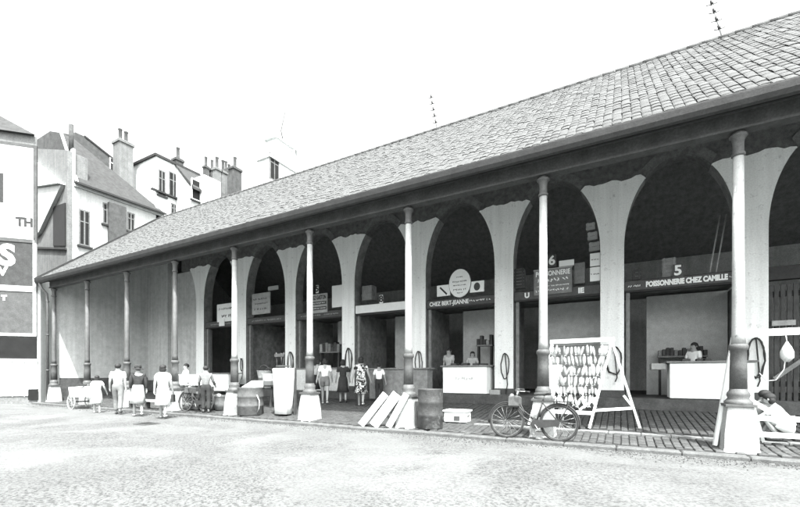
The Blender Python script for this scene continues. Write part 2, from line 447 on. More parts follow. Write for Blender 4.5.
# rafters under the roof
for i in range(42):
    x = X0 + .4 + i*.8
    if x > X1: break
    a = Vector((x, YE+.1, zr(YE+.1)-.19)); b = Vector((x, YW-.02, zr(YW-.02)-.19))
    MB().bar(a, b, .07, .12).build('rafter', m_soffit, roof)

# columns
CX = [1.80 - 3.224*i for i in range(9)]
def make_column(x):
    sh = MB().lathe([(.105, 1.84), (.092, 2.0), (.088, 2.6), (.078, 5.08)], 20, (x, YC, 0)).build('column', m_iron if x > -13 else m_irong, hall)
    MB().lathe([(.20,.77),(.20,.84),(.18,.86),(.15,.90),(.165,.95),(.155,1.0),(.135,1.02),(.125,1.06)], 20, (x, YC, 0)).box((x-.21,YC-.21,.76),(x+.21,YC+.21,.80)).build('column_base', m_irong, sh)
    MB().lathe([(.125,1.06),(.118,1.5),(.115,1.72),(.135,1.74),(.14,1.78),(.135,1.82),(.10,1.84)], 20, (x, YC, 0)).build('pedestal', m_irong, sh)
    MB().lathe([(.080,5.08),(.098,5.09),(.10,5.13),(.082,5.15),(.080,5.28),(.088,5.36),(.105,5.40),(.13,5.42),(.13,5.45),(.09,5.452),(.09,5.499)], 20, (x, YC, 0)).build('capital', m_irong, sh)
    pl = MB(); a, b, h = .235, .17, .76
    pts = []
    for z, r in ((-.02,a+.02),(.05,a),(.30,a-.01),(h-.05,b+.01),(h,b)):
        pts.append([(x-r,YC-r,z),(x-r*.6,YC-r-.01,z),(x+r*.6,YC-r-.01,z),(x+r,YC-r,z),(x+r,YC+r,z),(x-r,YC+r,z)])
    pl.loft(pts, False).build('plinth', m_plinth, sh)
    return sh
for x in CX: make_column(x)
make_column(1.80 + 3.224)

# arcade: whitewashed pillars that flare into arches
PXS = [3.0 - 3.2*i for i in range(8)]
AH, ZS, BH, ZW = 1.29, 5.0, 2.4, 6.95
def halfw(z): return .31 if z < ZS else 1.6 - AH*math.sqrt(max(0, 1 - ((z-ZS)/BH)**2))
for k, px in enumerate([3.0+3.2] + PXS):
    zl = [ZPL-.1 + .3, 2.2, 3.6, ZS] + [ZS + (ZW-ZS)*i/9 for i in range(1, 10)]
    top = [R.uniform(-.05, .06) for _ in range(5)]
    mb = MB(); rings = []; face = MB(); fr = []
    for z in zl:
        h = halfw(z); rings.append([(px-h+.004, YW+.022, z), (px+h-.004, YW+.022, z), (px+h-.004, YW+.5, z), (px-h+.004, YW+.5, z)])
        fr.append([(px-h, YW, z), (px+h, YW, z), (px+h, YW+.02, z), (px-h, YW+.02, z)])
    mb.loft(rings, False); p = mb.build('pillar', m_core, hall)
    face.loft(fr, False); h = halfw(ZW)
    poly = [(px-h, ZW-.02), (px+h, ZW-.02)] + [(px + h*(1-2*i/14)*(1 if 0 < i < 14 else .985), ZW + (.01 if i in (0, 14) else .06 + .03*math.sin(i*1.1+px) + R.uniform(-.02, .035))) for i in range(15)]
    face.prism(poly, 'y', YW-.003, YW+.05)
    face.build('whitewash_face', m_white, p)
    MB().bbox((px-.335, YW-.03, .3), (px+.335, YW+.52, ZPL-.1+.3), .01).build('pillar_foot', m_dado, p)
# dark wall over the arches
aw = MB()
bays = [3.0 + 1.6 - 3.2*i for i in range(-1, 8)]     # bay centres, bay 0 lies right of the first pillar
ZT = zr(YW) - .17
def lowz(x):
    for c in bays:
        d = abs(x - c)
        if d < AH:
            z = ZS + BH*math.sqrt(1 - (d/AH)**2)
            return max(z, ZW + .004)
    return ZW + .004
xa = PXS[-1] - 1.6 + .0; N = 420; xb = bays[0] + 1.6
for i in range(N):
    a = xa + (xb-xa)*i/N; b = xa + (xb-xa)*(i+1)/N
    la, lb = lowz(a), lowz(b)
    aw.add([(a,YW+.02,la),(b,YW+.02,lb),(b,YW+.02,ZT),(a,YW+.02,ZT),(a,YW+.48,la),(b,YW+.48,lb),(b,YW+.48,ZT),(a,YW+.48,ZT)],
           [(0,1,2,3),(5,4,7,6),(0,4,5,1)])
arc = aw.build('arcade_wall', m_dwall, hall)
for c in bays[:-1]:
    ring = MB(); n = 18; amax = math.acos((ZW - ZS)/BH*1.0) if False else None
    for i in range(n):
        vs = []
        for q in (i, i+1):
            a = math.radians(55 + 70*q/n)
            for (ra, rb) in ((AH, BH), (AH+.22, BH+.26)):
                for yy in (YW-.012, YW+.1): vs.append((c + ra*math.cos(a), yy, ZS + rb*math.sin(a)))
        # order: q0:(in front, in back, out front, out back), q1 the same
        ring.add(vs, [(0,4,6,2),(1,3,7,5),(0,1,5,4),(2,6,7,3)])
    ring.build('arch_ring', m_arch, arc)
# blank plastered wall and gable end wall
xe = PXS[-1] - .31
MB().box((X0, YW+.005, .3), (xe - 2.55, YW+.5, ZT)).build('blank_wall', m_plast, hall)
MB().box((X0, YW-.02, .3), (xe - 2.55, YW+.004, 1.0)).build('wall_dado', m_dado, hall)
MB().box((xe-2.55, YW+.2, .3), (xe, YW+.5, ZW)).build('bay_infill', m_plast, hall)
MB().prism([(YC+.15, -.1), (YB-.3, -.1), (YB-.3, zr(YB-.3)-.17), (YR, ZR-.2), (YC+.15, zr(YC+.15)-.17)], 'x', X0-.25, X0-.01).build('end_wall', m_plast, hall)
MB().box((X0-.008, YC+.3, -.05), (X0+.03, YW-.025, 1.15)).build('end_wall_dado', m_dado, hall)
MB().box((X0, YB-.55, -.1), (X1, YB-.3, zr(YB-.4)-.17)).build('rear_wall', m_plast, hall)
MB().prism([(YW, -.1), (YB-.3, -.1), (YB-.3, zr(YB-.3)-.17), (YR, ZR-.2), (YW, zr(YW)-.17)], 'x', X1-.2, X1-.01).build('far_end_wall', m_plast, hall)
MB().box((xe-2.5, YP, .1), (X1, YP+7.2, ZPL)).build('stall_platform', m_dado, hall)
# stall fittings: beam across each bay, pale back panel, partitions, door jambs
for bi, c in enumerate(bays):
    if c < xe - 3: continue
    MB().box((c-1.27, YW+.1, 3.72), (c+1.27, YW+.3, 4.06)).build('bay_beam', m_gut, hall)
    if bi < 2 and c > 4: continue
    MB().box((c-.62, YW+2.2, ZPL), (c+1.5, YW+2.3, 3.9)).build('back_panel', m_panel, hall)
    MB().box((c-1.24, YW+.15, ZPL), (c-1.14, YW+.27, 3.72)).build('door_jamb', m_gwood, hall)
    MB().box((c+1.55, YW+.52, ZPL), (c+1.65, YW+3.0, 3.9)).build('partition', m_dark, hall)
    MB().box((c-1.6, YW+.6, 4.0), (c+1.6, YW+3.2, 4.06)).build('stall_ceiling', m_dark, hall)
# slatted shutter in the bay right of the first pillar
gt = thing('slatted_gate', 'tall dark gate of vertical slats closing the bay at the right edge', 'gate', (4.6, YW+.2, ZPL-.3))
for i in range(21): MB().box((3.34+i*.122, YW+.16, .40), (3.34+i*.122+.085, YW+.20, 3.6)).build('slat', m_dwood, gt)
for z in (1.0, 3.3): MB().box((3.33, YW+.205, z), (5.88, YW+.25, z+.14)).build('rail', m_dwood, gt)
MB().bar((3.45, YW+.13, 1.2), (5.8, YW+.13, 3.3), .10, .04, up=(0,1,0)).build('brace', m_gwood, gt)
MB().box((3.4, YW+.10, 2.55), (3.85, YW+.155, 2.68)).build('latch_board', m_card, gt)

# ------------------------------------------------------------------ signs and placards over the stalls
YSG = YW + .06
def board(name, label, u0, v0, u1, v1, m, cat='sign', y=YSG, t=.04, group=None):
    a = at(u0, v1, y); b = at(u1, v0, y); z0 = (at(u0, v1, y).z + at(u1, v1, y).z)/2; z1 = (at(u0, v0, y).z + at(u1, v0, y).z)/2
    r = thing(name, label, cat, ((a.x+b.x)/2, y, z0), 0, group)
    MB().bbox((a.x, y, z0), (b.x, y+t, z1), .006).build('panel', m, r)
    return r, a.x, b.x, z0, z1
def lines(r, x0, x1, z, h, n, m, y):
    """a row of lettering too small to read"""
    x = x0; mb = MB(); st_ = max(h*.17, .012)
    while x < x1 - h*.3:
        wd = R.uniform(.45, .62)*h
        if R.random() < .14: x += wd*.8; continue
        for q in range(2):
            cx_ = x + wd*R.uniform(.25, .75); cz_ = z + h*R.uniform(-.15, .15); an_ = R.uniform(-1.2, 1.2); L_ = h*R.uniform(.2, .42); d_ = .0003*R.randint(0, 9)
            mb.bar((cx_ - L_*math.sin(an_), y-.003-d_, cz_ - L_*math.cos(an_)), (cx_ + L_*math.sin(an_), y-.003-d_, cz_ + L_*math.cos(an_)), .004, st_*R.uniform(.8, 1.3), up=(0,1,0)) if False else mb.bar((cx_ - L_*math.sin(an_), y-.003-d_, cz_ - L_*math.cos(an_)), (cx_ + L_*math.sin(an_), y-.003-d_, cz_ + L_*math.cos(an_)), st_*R.uniform(.8, 1.3), .004, up=(0,1,0))
        x += wd + h*.18
    mb.build('small_lettering', m, r)['kind'] = 'stuff'
c = bays[2-0] if False else 1.4
def beam_sign(c, label, name='shop_sign'):
    r = thing(name, label, 'sign', (c, YSG, 3.76))
    MB().bbox((c-1.27, YSG, 3.76), (c+1.27, YSG+.037, 4.03), .006).build('panel', m_sgn, r); return r
s1 = beam_sign(1.4, 'dark fascia board lettered POISSONNERIE CHEZ CAMILLE in white')
text_mesh('POISSONNERIE CHEZ CAMILLE', .20, 'lettering', m_let, s1, (1.58, YSG-.003, 3.895), FACE, .012, 1.85)
lines(s1, .22, .56, 3.885, .07, 6, m_let, YSG-.001); lines(s1, 2.54, 2.66, 3.895, .05, 2, m_let, YSG-.001)
def numplate(c, z, s, label, m=m_let, ml=m_black, wd=.22, h=.32, y=YSG):
    r = thing('number_plate', label, 'number plate', (c, y, z-h/2)); MB().bbox((c-wd/2, y+.01, z-h/2), (c+wd/2, y+.03, z+h/2), .004).build('plate', m, r)
    text_mesh(s, h*1.05, 'numeral', ml, r, (c, y+.006, z), FACE, .012); return r
p = at(678, 272, YSG); numplate(p.x, 4.20, '5', 'stall number 5 plate above the camille fascia board', m_sgn, m_let, .24, .36)
s2 = beam_sign(-1.8, 'dark fascia board behind placards ending in letters IE', 'shop_sign')
text_mesh('U', .22, 'lettering', m_let, s2, (at(527, 293, YSG).x, YSG-.003, 3.895), FACE, .012)
text_mesh('IE', .22, 'lettering', m_let, s2, (at(581, 289, YSG).x, YSG-.003, 3.895), FACE, .012)
r, a, b, z0, z1 = board('fish_placard', 'grey multi-line placard headed POISSONNERIE under the number 6', 534, 268, 572, 294, m_sgng, y=YSG-.05)
H = z1 - z0
MB().box((a-.02, YSG-.053, z1-.03), (b+.02, YSG-.012, z1)).build('top_rail', m_card, r)
text_mesh('POISSONNERIE', H*.26, 'lettering', m_let, r, ((a+b)/2, YSG-.056, z0+H*.80), FACE, .006, (b-a)*.9)
for q, hh in ((.55, .16), (.33, .07), (.16, .12)): lines(r, a+.06, b-.06, z0+H*q, H*hh, 8, m_let, YSG-.051)
p = at(552, 261, YSG); numplate(p.x, p.z, '6', 'stall number 6 plate above the grey placard', m_sgn, m_let, .26, .38, YSG-.04)
r, *_ = board('white_card', 'small blank white card right of the number 6', 559, 260, 574, 266, m_let)
for k, (v0, v1) in enumerate(((253, 266), (267, 281))):
    r, a, b, z0, z1 = board('price_board', ['upper', 'lower'][k] + ' white price board beside the pillar right of number 6', 590, v0, 600, v1, m_cloth)
    lines(r, a+.03, b-.03, (z0+z1)/2, .05, 4, m_black, YSG-.001)
s3 = beam_sign(-5.0, 'dark fascia board lettered CHEZ BERT in white above the oval sign stall')
text_mesh('CHEZ BERT-JEANNE', .21, 'lettering', m_let, s3, (-5.40, YSG-.003, 3.89), FACE, .005, 1.5)
lines(s3, -4.62, -3.85, 3.90, .09, 8, m_let, YSG-.001)
p = at(460, 281, YSG); ov = thing('oval_sign', 'white oval sign standing on the chez bert fascia', 'sign', (p.x, YSG, 4.04))
def oval(a, b, y0, y1, cx, cz): return MB().prism([(cx + a*math.cos(2*PI*k/28), cz + b*math.sin(2*PI*k/28)) for k in range(28)], 'y', y0, y1)
oval(.40, .50, YSG-.04, YSG-.01, p.x, 4.55).build('panel', m_cloth, ov)
oval(.42, .52, YSG-.01, YSG+.02, p.x, 4.55).build('rim', m_sgn, ov)
for dz, hw, hh in ((.22, .12, .05), (.06, .26, .07), (-.07, .24, .05), (-.22, .25, .08), (-.34, .1, .04)): lines(ov, p.x-hw, p.x+hw, 4.55+dz, hh, 6, m_tar, YSG-.041)
r, a, b, z0, z1 = board('picture_card', 'white card with a dark diagonal stroke left of the oval sign', 437, 285, 450, 296, m_cloth)
MB().bar((a+.12, YSG-.002, z1-.08), (b-.12, YSG-.002, z0+.05), .06, .004, up=(0,1,0)).build('stroke', m_black, r)
r, a, b, z0, z1 = board('picture_card', 'white card with a round dark spot right of the oval sign', 470, 281, 484, 292, m_cloth)
oval(.11, .14, YSG-.004, YSG, (a+b)/2, (z0+z1)/2).build('spot', m_tar, r)
wb = thing('white_beam_board', 'plain white board across the bay left of chez bert', 'board', (-8.2, YSG, 3.78)); MB().bbox((-9.46, YSG-.02, 3.80), (-6.94, YSG+.036, 4.12), .01).build('panel', m_wood, wb)
p = at(381, 297, YSG); numplate(p.x, 4.29, '8', 'small number plate standing on the plain white board', m_let, m_black, .16, .34)
s5 = beam_sign(-11.4, 'grimy fascia board under the white chez gaston placard')
for a_, b_ in ((-12.5, -11.3), (-11.1, -10.3)): lines(s5, a_, b_, 3.895, .06, 6, m_card, YSG-.001)
r, a, b, z0, z1 = board('shop_placard', 'white placard with two dark stripes lettered CHEZ GASTON', 309, 294, 327, 313, m_card, y=YSG-.05)
H = z1 - z0
text_mesh('CHEZ GASTON', H*.3, 'lettering', m_black, r, ((a+b)/2, YSG-.054, z0+H*.80), FACE, .006, (b-a)*.9)
for q in (.52, .24): MB().box((a+.03, YSG-.054, z0+H*q-.07), (b-.03, YSG-.0495, z0+H*q+.07)).build('stripe', m_sgn, r)
lines(r, a+.08, b-.08, z0+H*.24, .06, 7, m_let, YSG-.055); lines(r, a+.08, b-.08, z0+H*.52, .06, 7, m_let, YSG-.055)
p = at(317, 289, YSG); numplate(p.x, p.z, '5', 'narrow number plate above the chez gaston placard', m_let, m_black, .14, .34)
r, *_ = board('white_notice', 'blank white notice beside the pillar right of chez gaston', 332, 285, 346, 307, m_let, y=YSG+.1)
s6 = beam_sign(-14.6, 'worn fascia board with faint lettering below the grey poster')
lines(s6, -15.6, -14.6, 3.895, .09, 7, m_card, YSG-.001); lines(s6, -14.5, -13.6, 3.895, .09, 7, m_card, YSG-.001)
r, a, b, z0, z1 = board('grey_poster', 'grey square poster with faint dark marks above worn fascia', 252, 293, 270, 314, m_card, y=YSG-.02)
lines(r, a+.1, b-.2, z0+(z1-z0)*.72, .12, 5, m_tar, YSG-.022); lines(r, a+.2, b-.15, z0+(z1-z0)*.5, .09, 5, m_tar, YSG-.022); lines(r, a+.15, b-.25, z0+(z1-z0)*.25, .12, 5, m_tar, YSG-.022)
r, *_ = board('thin_card', 'thin pale strip card high above the grey poster', 268, 286, 278, 290, m_card)
s7 = beam_sign(-17.8, 'narrow pale fascia board below the left white stall sign')
lines(s7, -18.6, -17.0, 3.895, .08, 7, m_card, YSG-.001)
r, a, b, z0, z1 = board('stall_sign', 'white stall sign with black lettering in the leftmost bay', 217, 303, 243, 321, m_let, y=YSG-.05)
lines(r, a+.15, b-.5, z0+(z1-z0)*.72, .14, 7, m_black, YSG-.052); lines(r, a+.35, b-.3, z0+(z1-z0)*.3, .2, 7, m_black, YSG-.052)
r, *_ = board('hanging_tag', 'small white tag hanging below the leftmost white sign', 219, 319, 224, 326, m_let, y=YSG-.09)

# crates and bundles stored on the bay beams
def slat_crate(label, u0, u1, vt, vb, y, m, group=None):
    a = at(u0, vb, y); b = at(u1, vt, y); r = thing('slatted_crate', label, 'crate', ((a.x+b.x)/2, y, a.z), 0, group)
    MB().box((a.x+.01, y+.012, a.z), (b.x-.01, y+.35, b.z)).build('inner_box', m_dark, r)
    n = max(2, round((b.z-a.z)/.11))
    for k in range(n):
        z0 = a.z + (b.z-a.z)*k/n; MB().box((a.x, y-.002*(k % 2), z0+.006), (b.x, y+.011, z0 + (b.z-a.z)/n - .012)).build('slat', m, r)
    for xx in (a.x+.03, b.x-.07): MB().box((xx, y-.016, a.z), (xx+.045, y-.003, b.z)).build('batten', m, r)
for k, (vt, vb, lb) in enumerate(((241, 251.5, 'lowest of the three slatted crates stacked above the white price boards'), (231, 240.5, 'middle of the three slatted crates stacked above the white price boards'), (222, 230.5, 'topmost of the three slatted crates stacked above the white price boards'))):
    slat_crate(lb, 589 - k*1.5, 600 - k*2.5, vt, vb, YW+.12, m_card, 'crates stacked in the number 6 bay')
slat_crate('grey crate on the beam left of the number 5 plate', 662, 676, 257, 277.5, YW+.14, m_gwood)
slat_crate('small dark crate at the left end of the CHEZ CAMILLE beam', 632, 641, 268, 280, YW+.14, m_dwood)
slat_crate('pale crate standing on the beam right of the floral picture cards', 358, 366, 291, 303.5, YW+.14, m_gwood) if False else None
slat_crate('dim crate on the plain white board beside the small number plate', 362, 372, 285, 300.5, YW+.14, m_gwood)
slat_crate('weathered crate above the fascia ending in letters IE', 574, 585, 262, 284, YW+.16, m_gwood)
slat_crate('crate leaning at the left of the number 6 bay', 514, 524, 268, 288, YW+.16, m_dwood)

# hose coils on the pillars
def hose(px, z, wd, hh, label, turns=2, tail=.4, seed=1):
    rr = random.Random(seed); r = thing('hose_coil', label, 'hose', (px, YW-.06, z), 0, 'coils hung on the whitewashed pillars')
    MB().box((px-.02, YW-.12, z+hh-.03), (px+.02, YW, z+hh+.01)).build('hook', m_black, r)
    pts = []
    for i in range(turns*18+1):
        a = PI/2 + 2*PI*i/18; k = 1 + .12*rr.uniform(-1, 1)
        pts.append((px + wd*math.cos(a)*k, YW-.05-.012*math.sin(a*1.3), z + hh*math.sin(a)*(k if math.sin(a) < 0 else 1)))
    pts += [(px+.05, YW-.05, z-hh*.3), (px+.08, YW-.05, z-hh-tail*.4), (px+.03, YW-.06, z-hh-tail)]
    MB().tube(pts, .018, 6).build('hose', m_rope, r)
HOS = [(0, 1.75, .17, .50, 'dark hose coiled on the pillar beside the slatted gate', 3, .25),
       (1, 1.72, .20, .42, 'dark loop of hose on the pillar behind the fish drying rack', 2, .2),
       (2, 1.60, .13, .42, 'loose dark hose on the pillar right of the chez bert counter', 1, .5),
       (3, 1.70, .15, .48, 'thin hose loop on the pillar behind the dark metal drum', 1, .5),
       (4, 1.85, .17, .55, 'long oval hose loop on the pillar above the floral dress', 2, .1),
       (5, 1.85, .17, .48, 'oval hose loop on the pillar behind the tall white stand', 2, .1),
       (6, 1.80, .10, .30, 'small knotted hose on the pillar above the pale tin drum', 1, .4)]
for k, z, wd, hh, lb, tn, tail in HOS: hose(PXS[k] + .05, z, wd, hh, lb, tn, tail, k)

# insulators, wire and roof masts
wr = thing('overhead_wire', 'thin wire on white insulators running along the eaves beam', 'wire', (-1.42, 8.7, 5.9))
pts = []
for i in range(4):
    xa_ = -1.0 - i*3.3
    for q in range(6): pts.append((xa_ - 3.3*q/6, 8.70, 5.92 - .06*math.sin(PI*q/6)))
MB().tube(pts, .008, 5).build('wire', m_black, wr)
for x in (-.95, -1.42, -2.1, -4.65, -11.2, -11.5):
    MB().lathe([(.025,0),(.03,.03),(.018,.05),(.03,.08),(.02,.12)], 8, (x, 8.70, 5.85)).build('insulator', m_let, wr)
for k, (u, vb, ut, vt, lb) in enumerate(((722, 33, 709, -6, 'leaning roof mast with dark insulator bands nearest the right edge'), (437, 121, 431, 96, 'short leaning roof mast with dark bands above the middle of the ridge'))):
    a = at(u, vb, YR); b = at(ut, vt, YR); a.z = ZR + .05
    r = thing('roof_mast', lb, 'mast', a, 0)
    MB().tube([a, b], .018, 6).build('pole', m_card, r)
    for q in range(5):
        p0 = a.lerp(b, .18 + .19*q); p1 = a.lerp(b, .27 + .19*q)
        MB().tube([p0, p1], .035, 6).build('insulator_band', m_black, r)
        MB().tube([p0 + Vector((-.14, 0, .03)), p0, p0 + Vector((.12, 0, .02))], .012, 5).build('cross_pin', m_tar, r)

# ------------------------------------------------------------------ houses behind
def house_box(name, label, x0, x1, y0, y1, zt, mw, roof_kind=None, mroof=None, rise=2.2, parapet=0):
    r = thing(name, label, 'house', ((x0+x1)/2, (y0+y1)/2, -.1))
    MB().box((x0, y0, -.1), (x1, y1, zt)).build('wall', mw, r)
    if roof_kind == 'gable':
        xm = (x0+x1)/2
        MB().prism([(x1+.25, zt-.05), (xm, zt+rise), (x0-.25, zt-.05), (x0-.25, zt+.1), (xm, zt+rise+.18), (x1+.25, zt+.1)], 'y', y0-.1, y1+.1).build('roof', mroof, r)
        MB().prism([(x1-.01, zt), (xm, zt+rise-.03), (x0+.01, zt)], 'y', y0+.003, y1-.003).build('gable', mw, r)
    elif roof_kind == 'lean':
        MB().prism([(x1+.25, zt-.05), (x0, zt+rise), (x0, zt+rise+.18), (x1+.25, zt+.12)], 'y', y0-.05, y1+.05).build('roof', mroof, r)
        MB().prism([(x1-.01, zt), (x0+.01, zt+rise-.03), (x0+.01, zt)], 'y', y0+.003, y1-.003).build('gable', mw, r)
    else:
        MB().box((x0-.12, y0-.12, zt), (x1+.12, y1+.12, zt+.18)).build('cornice', m_gut if parapet else mw, r)
    return r
def window_x(r, x, yc, zc, wd, h, m_fr=m_wood, sill=True):      # on a wall that faces +X
    f = MB()
    for (a, b, c_, d) in ((-wd/2, wd/2, -h/2, -h/2+.09), (-wd/2, wd/2, h/2-.09, h/2), (-wd/2, -wd/2+.08, -h/2, h/2), (wd/2-.08, wd/2, -h/2, h/2), (-.04, .04, -h/2, h/2), (-wd/2, wd/2, h*.15, h*.15+.06)):
        f.box((x-.05, yc+a, zc+c_), (x+.012+.001*len(f.v)/8, yc+b, zc+d))
    wn = f.build('window', m_fr, r)
    MB().box((x-.05, yc-wd/2+.03, zc-h/2+.03), (x+.006, yc+wd/2-.03, zc+h/2-.03)).build('pane', m_pane, wn)
    if sill: MB().box((x, yc-wd/2-.1, zc-h/2-.12), (x+.14, yc+wd/2+.1, zc-h/2-.01)).build('sill', m_gut, wn)
def window_y(r, y, xc, zc, wd, h):
    f = MB()
    for (a, b, c_, d) in ((-wd/2, wd/2, -h/2, -h/2+.09), (-wd/2, wd/2, h/2-.09, h/2), (-wd/2, -wd/2+.08, -h/2, h/2), (wd/2-.08, wd/2, -h/2, h/2), (-.04, .04, -h/2, h/2)):
        f.box((xc+a, y-.012-.001*len(f.v)/8, zc+c_), (xc+b, y+.05, zc+d))
    wn = f.build('window', m_wood, r)
    MB().box((xc-wd/2+.03, y-.006, zc-h/2+.03), (xc+wd/2-.03, y+.05, zc+h/2-.03)).build('pane', m_pane, wn)
def chimney(r, x, y, z0, z1, wd, dp, m, pots=1):
    MB().bbox((x-wd/2, y-dp/2, z0), (x+wd/2, y+dp/2, z1), .03).box((x-wd/2-.07, y-dp/2-.07, z1-.25), (x+wd/2+.07, y+dp/2+.07, z1-.08)).build('chimney', m, r)
    for k in range(pots):
        MB().lathe([(.14,0),(.12,.1),(.11,.75),(.14,.8),(.14,.88)], 12, (x, y + (k-(pots-1)/2)*.4, z1)).build('chimney_pot', m_hbrick, r)
XA = -30.0
# house A: corner house with sloping tiled eaves, gable wall to the camera
pA = atX(76, 187, XA); pB = atX(162, 217.5, XA)
hA = house_box('corner_house', 'pale corner house with dark hipped slate roof right of the billboard wall', -37.5, XA, pA.y, pB.y, pA.z, m_hwall)
zA = pA.z + .18; xm_ = -33.6; rA = 4.6; e1_ = pA.y - .12; e2_ = pB.y + .12; r1_ = pA.y + .6; r2_ = pA.y + 1.3
MB().add([(XA+.3, e1_, zA), (XA+.3, e2_, zA), (-37.7, e2_, zA), (-37.7, e1_, zA), (xm_, r1_, zA+rA), (xm_, r2_, zA+rA)], [(0,1,5,4),(1,2,5),(2,3,4,5),(3,0,4),(3,2,1,0)]).build('roof', m_slate, hA)
MB().bar((XA+.3, e1_+.05, zA+.05), (xm_, r1_, zA+rA+.04), .16, .08).build('verge', m_hwall, hA)
MB().bar((XA+.32, e1_, zA), (XA+.32, e2_, zA), .12, .12).build('eaves_gutter', m_gut, hA)
for u, v, wd, h in ((84.5, 228, .62, 2.3), (107, 214, .5, 1.4), (131, 222, .5, 1.3)):
    p = atX(u, v, XA); window_x(hA, XA, p.y, p.z, wd, h, m_hgrey)
p = atX(119, 224, XA); MB().box((XA, p.y-.7, 5), (XA+.25, p.y+.35, pA.z-.3)).build('party_pier', m_hbrick, hA)
# chimney breast climbing the street corner of the gable
MB().bbox((XA-.78, pA.y-.16, -.1), (XA-.04, pA.y-.004, pA.z+2.4), .03).build('chimney_breast', m_fadec, hA)
pc = atX(69.5, 141, XA-.6); MB().tube([(XA-.42, pA.y-.08, pA.z+2.3), (XA-.42, pA.y-.08, pA.z+4.0)], .13, 10).build('chimney_pipe', m_hbrick, hA)
MB().bbox((XA-1.5, pA.y+.05, pA.z+.3), (XA-.15, pA.y+.7, pA.z+2.15), .03).build('chimney', m_hgrey, hA)
# gable annex to the left: grey wall with a pointed pale wedge and a dark opening
ax0 = at(30, 150, pA.y-.6).x
an = thing('grey_annex', 'grey rendered annex with a pointed white wedge between billboard and corner house', 'house', (-33.4, pA.y, -.1))
MB().box((ax0-2, pA.y+.0, -.1), (XA-1.0, pA.y+3.4, pA.z+1.5)).build('wall', m_hgrey, an) if False else None
def yA(u, v): return at(u, v, pA.y-.45)
def wallpoly(pts, y0, y1, m, name, par):
    MB().prism([(q.x, q.z) for q in pts], 'y', y0, y1).build(name, m, par)
ya = pA.y - .45
wallpoly([at(20, 148, ya), at(67, 150, ya), at(67, 300, ya), at(20, 300, ya)], ya, ya+.4, m_hgrey, 'wall', an)
wallpoly([at(36, 161, ya-.02), at(65, 185, ya-.02), at(36, 189, ya-.02)], ya-.35, ya-.003, m_fadec, 'wedge_upper', an)  # raised pale wedge, upper piece whiter than the lower
wallpoly([at(36, 190, ya-.02), at(64.5, 186, ya-.02), at(42, 233, ya-.02), at(36, 238, ya-.02)], ya-.2, ya-.003, m_hwall, 'wedge_lower', an)
wallpoly([at(54, 207, ya), at(66, 203, ya), at(66, 246, ya), at(54, 246, ya)], ya-.05, ya-.002, m_pane, 'dark_opening', an)
wallpoly([at(36, 247, ya), at(67, 248.5, ya), at(67, 250, ya), at(36, 249, ya)], ya-.12, ya-.003, m_gut, 'string_course', an)
# building B: big brick firewall and chimney behind
XB = -36.0
p0 = atX(75, 132, XB); p1 = atX(120, 159, XB); p2 = atX(50, 138, XB)
hB = thing('brick_house', 'tall dark brick party wall with sloping top and square chimney behind the corner house', 'house', (XB-2, p0.y, -.1))
MB().prism([(p2.y, 5), (p1.y, 5), (p1.y, p1.z-.5), (p0.y+.8, p0.z), (p0.y, p0.z), (p0.y-.05, p0.z-.25), (p2.y, p2.z+.5)], 'x', XB-6, XB).build('wall', m_hbrick, hB)
MB().bar((XB-.2, p0.y+.6, p0.z+.02), (XB-.2, p1.y, p1.z-.42), .5, .12).build('coping', m_gut, hB)
p = atX(115, 167, XB); window_x(hB, XB, p.y, p.z, .8, 1.3, sill=False)
pc0 = atX(119, 200, XA-2); pc1 = atX(133, 144, XA-2)
chimney(hB, XA-2.4, (pc0.y+pc1.y)/2, 9, pc1.z, .9, pc1.y-pc0.y, m_hgrey, 2)
# building C: white house with two upper windows
XC = -30.0
p0 = atX(156, 156, XC); p1 = atX(198, 181, XC)
hC = house_box('white_house', 'tall white house with dark upper windows and thin cornice left of the dormered roof', -36, XC, p0.y, p1.y, p0.z, m_fadec, None, None, parapet=1)
for u, v, wd, h in ((162, 183, .55, 1.9), (173.5, 185, .75, 1.9), (174, 211, .5, 1.1), (180, 206, .4, .8)):
    p = atX(u, v, XC); window_x(hC, XC, p.y, p.z, wd, h, m_hgrey)
p = atX(167, 194.5, XC); MB().box((XC+.0, p.y-1.2, p.z-.12), (XC+.22, p.y+1.1, p.z)).build('balcony_ledge', m_gut, hC)
p = atX(178, 160, XC-1); chimney(hC, XC-1, p.y, p0.z-.5, p.z+.1, .5, .6, m_hbrick, 1)
# building D: low slate roof with dormer and chimneys
XD = -28.0
p0 = atX(192, 189, XD); p1 = atX(240, 205, XD)
hD = house_box('dormer_house', 'house with dark slate roof, dormer window and chimneys behind the hall roof', -30.2, XD, p0.y, p1.y, p0.z, m_hwall, 'lean', m_slate, 2.4)
p = atX(200.5, 192, XD); window_x(hD, XD, p.y, p.z, 1.5, 1.6)
p = atX(213, 186, XD+.6); dm = MB().box((XD-1.5, p.y-.7, p0.z-1.2), (XD+.55, p.y+.7, p.z+.6)).build('dormer', m_fadec, hD)
for u, vt in ((217, 168), (223, 171)):
    p = atX(u, vt, XD-1); chimney(hD, XD-1, p.y, p0.z-.5, p.z, .4, .5, m_hgrey, 1)
p = atX(235, 168, XD+.2); chimney(hD, XD+.2, p.y, p0.z-2.5, p.z, .6, .8, m_hbrick, 1)
